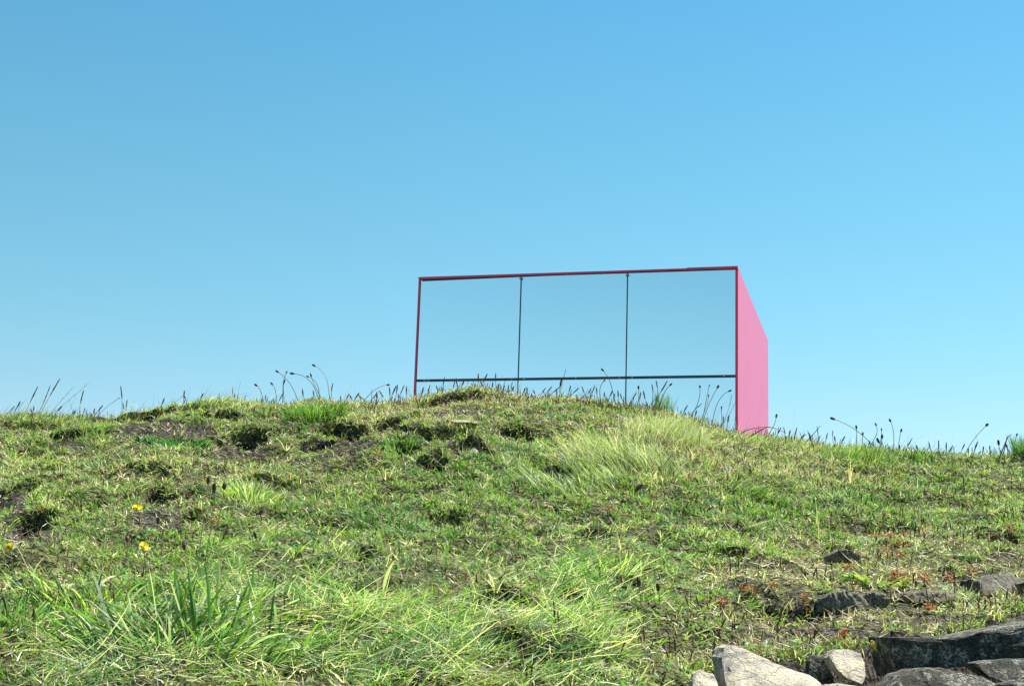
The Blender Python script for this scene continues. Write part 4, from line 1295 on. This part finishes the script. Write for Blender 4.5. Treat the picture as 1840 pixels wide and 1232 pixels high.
strap((360, 1160), (345, 1090), (338, 1020), .009, (.07, .17, .05), 'broad upright green blade, tallest in the dark clump', 'loose_grass', 'grass')
strap((352, 1165), (330, 1110), (312, 1035), .008, (.09, .20, .07), 'broad green blade leaning left of the tallest one', 'loose_grass', 'grass')
strap((375, 1150), (380, 1080), (368, 1010), .007, (.06, .15, .05), 'broad green blade just right of the tallest one', 'loose_grass', 'grass')
strap((430, 1090), (460, 1060), (454, 1010), .007, (.06, .16, .06), 'arched broad green blade right of the dark clump', 'loose_grass', 'grass')
strap((290, 1150), (250, 1090), (160, 1075), .008, (.16, .27, .16), 'broad bluish blade arching left over the dark clump', 'loose_grass', 'grass')
strap((415, 1155), (380, 1135), (352, 1137), .008, (.3, .38, .17), 'pale flat blade lying across the deep hollow', 'loose_grass', 'grass')
strap((365, 1165), (390, 1150), (412, 1152), .012, (.3, .40, .19), 'wide pale leaf folded over the right side of the deep hollow', 'loose_grass', 'grass')
strap((1078, 1048), (1060, 1030), (1050, 1013), .009, (.05, .16, .05), 'broad dark green leaf pointing up left in the lower centre right', 'loose_grass', 'grass')
strap((1330, 1100), (1345, 1085), (1375, 1075), .006, (.10, .18, .06), 'green dock blade slanting right beside bare soil above the boulder', 'loose_grass', 'grass')
strap((1045, 1112), (1060, 1118), (1075, 1117), .006, (.45, .46, .28), 'bleached blade lying at the rim of the small dark hollow', 'loose_grass', 'grass')
strap((1085, 1122), (1100, 1112), (1128, 1110), .006, (.36, .42, .2), 'pale green blade lying right of the bleached one', 'loose_grass', 'grass')
strap((1150, 1092), (1120, 1075), (1112, 1072), .0028, SW, 'curved straw hooked over the small dark hollow')
strap((1020, 1160), (1080, 1150), (1135, 1152), .004, (.55, .5, .3), 'straw lying level near the bottom centre right')
strap((105, 1085), (62, 1110), (62, 1140), .004, (.12, .2, .1), 'dark bent stem at the left edge of the foreground', 'loose_grass', 'grass')
for k in range(150):                                     # looser long stems over the mat, part of the mat
    pass


# tall plantains and flowers nearer the viewer
def mid_stalk(root, ctrl, tip, label, head=1.0, kind='P', group='plantain stalks on the slope', cat='plantain'):
    A = onto(*root)[0]
    return stalk(kind, root, ctrl, tip, label, cat, group, y=float(A[1]) - .005, head=head)


mid_stalk((352, 1040), (366, 930), (373, 862), 'tall plantain with dark head, left of the three by the white flower', 1.0)
mid_stalk((362, 1040), (382, 950), (386, 878), 'tall plantain with the darkest head, middle of the three by the white flower', 1.15)
mid_stalk((372, 1010), (396, 940), (401, 872), 'plantain with long head, right of the three by the white flower', 1.15)
mid_stalk((225, 1010), (232, 985), (227, 968), 'short plantain with dark head left of the lower dandelion', .9)
mid_stalk((300, 1030), (280, 960), (284, 935), 'brown plantain between the dandelions and the broad clump', .9)
mid_stalk((470, 985), (462, 975), (459, 962), 'brown plantain head on the slope left of centre', 1.0)
mid_stalk((335, 1010), (332, 990), (330, 980), 'short brown plantain above the broad blade clump', 1.2)
mid_stalk((1090, 955), (1108, 925), (1118, 900), 'plantain leaning right in mid slope below the pale tussock', .9)
mid_stalk((1000, 945), (1010, 920), (1015, 893), 'upright brown plantain in mid slope below the pale tussock', .8)
mid_stalk((1152, 1090), (1150, 1065), (1148, 1045), 'upright dark plantain in lower centre right', 1.0, )
mid_stalk((1186, 1090), (1186, 1075), (1182, 1055), 'dark plantain just right of the upright one in lower centre right', .9)
mid_stalk((1190, 990), (1196, 975), (1203, 962), 'plantain leaning right in the middle of the lower right turf', .8)


def dandelion(px, py, label, r=.016, face=(-.1, -.8, .6), stem=45):
    root = onto(px + 4, py + stem)[0]
    top = at(px, py, root[1] - .01)
    o = empty('dandelion', tuple(root), label, 'dandelion', 'yellow dandelions')
    V, T, C = tube(bez(root, (root + top) / 2 + np.array([.004, 0, 0]), top - np.array([0, 0, .004]), 8) - root, .0014, (.12, .13, .05))
    link('stem', make_mesh('stem', V, T, C, MAT_DRY, True), o)
    f = np.array(face, float); f /= np.linalg.norm(f)
    ax = np.cross(f, [0, 0, 1.]); ax /= np.linalg.norm(ax); ay = np.cross(ax, f)
    c = top - root
    for ring, (n, rr, tl) in enumerate([(18, 1.0, .15), (15, .75, .5), (11, .5, .9)]):
        b = Bag()
        for k in range(n):
            a_ = 6.283 * (k + .5 * ring) / n + rng.normal(0, .08)
            d = (ax * math.cos(a_) + ay * math.sin(a_)) * math.cos(tl) + f * math.sin(tl)
            s = np.cross(d, f); s /= np.linalg.norm(s)
            L = r * rr * rng.uniform(.85, 1.1); w = r * .13
            p = c + f * .001 * ring
            V = np.array([p - s * w * .5, p + s * w * .5, p + d * L * .8 + s * w, p + d * L * .8 - s * w, p + d * L])
            T = np.array([(0, 1, 2), (0, 2, 3), (3, 2, 4)])
            yl = np.array([.85, .70 - .05 * ring, .03]) * rng.uniform(.85, 1.1)
            b.add(V, T, np.tile(yl, (5, 1)))
        link('petal_ring', b.mesh('petal_ring', MAT_LEAF), o)
    V, T, C = tube(np.array([c - f * .008, c - f * .003, c]), np.array([.002, .0045, .005]), (.05, .09, .03))
    link('calyx', make_mesh('calyx', V, T, C, MAT_DRY, True), o)


dandelion(247, 912, 'upper yellow dandelion flower above the dark hollow at left', .018, (.1, -.55, .8), 26)
dandelion(258, 981, 'lower yellow dandelion flower directly below the other at left', .016, (.6, -.6, .5), 60)
dandelion(17, 983, 'yellow dandelion at the left edge of the picture', .016, (-.5, -.6, .5), 40)
dandelion(1680, 840, 'tiny yellow flower near the right skyline', .011, (-.2, -.8, .5), 8)


def umbel(px, py, label, n=14, r=.014, col=(.75, .72, .62), stem=12, name='white_flower', cat='white flower', group='small white flowers'):
    root = onto(px, py + stem)[0]
    top = at(px, py, root[1])
    o = empty(name, tuple(root), label, cat, group)
    V, T, C = tube(bez(root, (root + top) / 2, top, 5) - root, .0012, (.12, .14, .05))
    link('stem', make_mesh('stem', V, T, C, MAT_DRY, True), o)
    b = Bag()
    for k in range(n):
        q = top - root + rng.normal(0, 1, 3) * np.array([r, r, r * .4]) * .6
        m = 6
        cc = np.tile(np.array(col), (m, 1)) * rng.uniform(.8, 1.1)
        b.add(*blades(np.tile(q, (m, 1)), np.arange(m) * 1.047 + rng.random(), np.full(m, .0045), np.full(m, .003), np.full(m, .9), np.full(m, .2), cc, cc, 2, 'leaf', np.zeros(m)))
    link('flower_head', b.mesh('flower_head', MAT_LEAF), o)


umbel(386, 857, 'white yarrow-like flower among the three tall plantain heads', 18, .012, stem=60)
umbel(118, 976, 'white flower cluster right of the leftmost dandelion', 20, .014)
umbel(237, 727, 'whitish flower on the skyline beside the tallest left spike', 8, .008, stem=14)
umbel(1213, 947, 'pinkish white clover head in mid slope right of centre', 12, .009, (.62, .42, .38), 14, 'clover_head', 'clover')
umbel(1082, 919, 'faded buff clover head in mid slope near centre', 12, .010, (.55, .36, .24), 14, 'clover_head', 'clover')
umbel(1020, 952, 'orange-buff clover head left of the thin upright straw', 10, .008, (.6, .42, .2), 12, 'clover_head', 'clover')


def stonecrop(px, py, w, h, n, label, col=RED, name='red_stonecrop', cat='stonecrop', group='red stonecrop patches'):
    """cushion of tiny fleshy upright leaves"""
    c = onto(px, py)[0]
    sc = c[1] / F_PX
    x = c[0] + rng.normal(0, w * sc * .5, n); y = c[1] + rng.normal(0, h * sc * 1.1, n)
    P = np.stack([x, y, ground(x, y) + rng.uniform(.006, .022, n)], 1)
    cc = np.array(col) * rng.uniform(.5, 1.5, n)[:, None] + rng.uniform(0, .12, n)[:, None] * np.array([1, .6, .4])
    b = Bag()
    for j in range(3):
        b.add(*blades(P, rng.uniform(0, 6.28, n), rng.uniform(.005, .011, n), rng.uniform(.003, .0055, n), rng.uniform(.2, 1.2, n), rng.uniform(0, .5, n), cc * .9, cc * 1.1, 2, 'leaf'))
    link(name, b.mesh(name, MAT_LEAF, origin=c), None, label, cat, group, None, tuple(c))


for px_, py_, w_, h_, n_, lb in [
    (1575, 970, 16, 8, 60, 'red stonecrop patch, leftmost of the upper red row'), (1597, 971, 12, 6, 34, 'orange-red stonecrop just right of the leftmost of the upper row'),
    (1628, 968, 18, 7, 60, 'red stonecrop patch at the right of the upper row'), (1612, 981, 14, 7, 44, 'small red stonecrop patch tucked below the upper row'),
    (1658, 961, 14, 5, 28, 'faint red stonecrop patch at the upper right end of the row'), (1590, 993, 18, 5, 40, 'orange-red stonecrop in the middle below the upper row'),
    (1525, 1028, 9, 6, 46, 'compact red stonecrop below the half-buried dark stone'), (1610, 1006, 20, 6, 60, 'rusty stonecrop patch between upper row and long red streak'),
    (1622, 1046, 26, 9, 150, 'largest orange-red stonecrop streak above the flat brownish stone'), (1644, 1037, 12, 7, 60, 'brightest tip of stonecrop at the right of the long streak'),
    (1666, 1049, 8, 5, 26, 'small red stonecrop right of the long streak'), (1705, 1046, 10, 5, 44, 'dark red stonecrop beside the small dark stone'),
    (1748, 1036, 8, 4, 30, 'red stonecrop on the top of the rounded grey stone'), (1670, 1102, 10, 6, 60, 'crimson stonecrop midway between flat brownish stone and long slab'),
    (1514, 1152, 9, 5, 46, 'dark red stonecrop left of the end of the long slab'), (1815, 959, 9, 5, 40, 'bright red stonecrop near the right edge'),
    (1449, 1095, 9, 8, 44, 'dark red stonecrop left of the dark angular stone'), (1343, 1068, 16, 5, 50, 'pinkish stonecrop left on the slope above the pale boulder'),
    (1390, 1063, 7, 4, 20, 'tiny pink stonecrop right of the pinkish patch'), (1300, 1090, 18, 4, 34, 'orange-red stonecrop at the left end of the bare soil'),
    (1357, 1166, 5, 4, 14, 'tiny red stonecrop touching the top of the pale boulder'), (1655, 1075, 10, 5, 30, 'reddish stonecrop on the flat brownish stone'),
    (680, 821, 10, 5, 30, 'orange-red stonecrop beside the bluish leafy clump in mid bank'), (655, 769, 9, 4, 26, 'small orange stonecrop above the bare soil patch in mid bank'),
    (385, 945, 6, 5, 22, 'pinkish red sprig below the three tall plantains'), (68, 936, 8, 4, 24, 'orange-red sprig above the left hollow'),
    (1095, 920, 7, 4, 20, 'rusty sprig next to the buff clover head')]:
    stonecrop(px_, py_, w_, h_, int(n_ * .75), lb)

# yellow lichen spot on the long slab
tri = sum(len(m.polygons) * (1 if len(m.polygons) and m.polygons[0].loop_total == 3 else 2) * 1 for m in bpy.data.meshes)
import sys
print('TRI', tri, 'blades', cnt, file=sys.stderr)
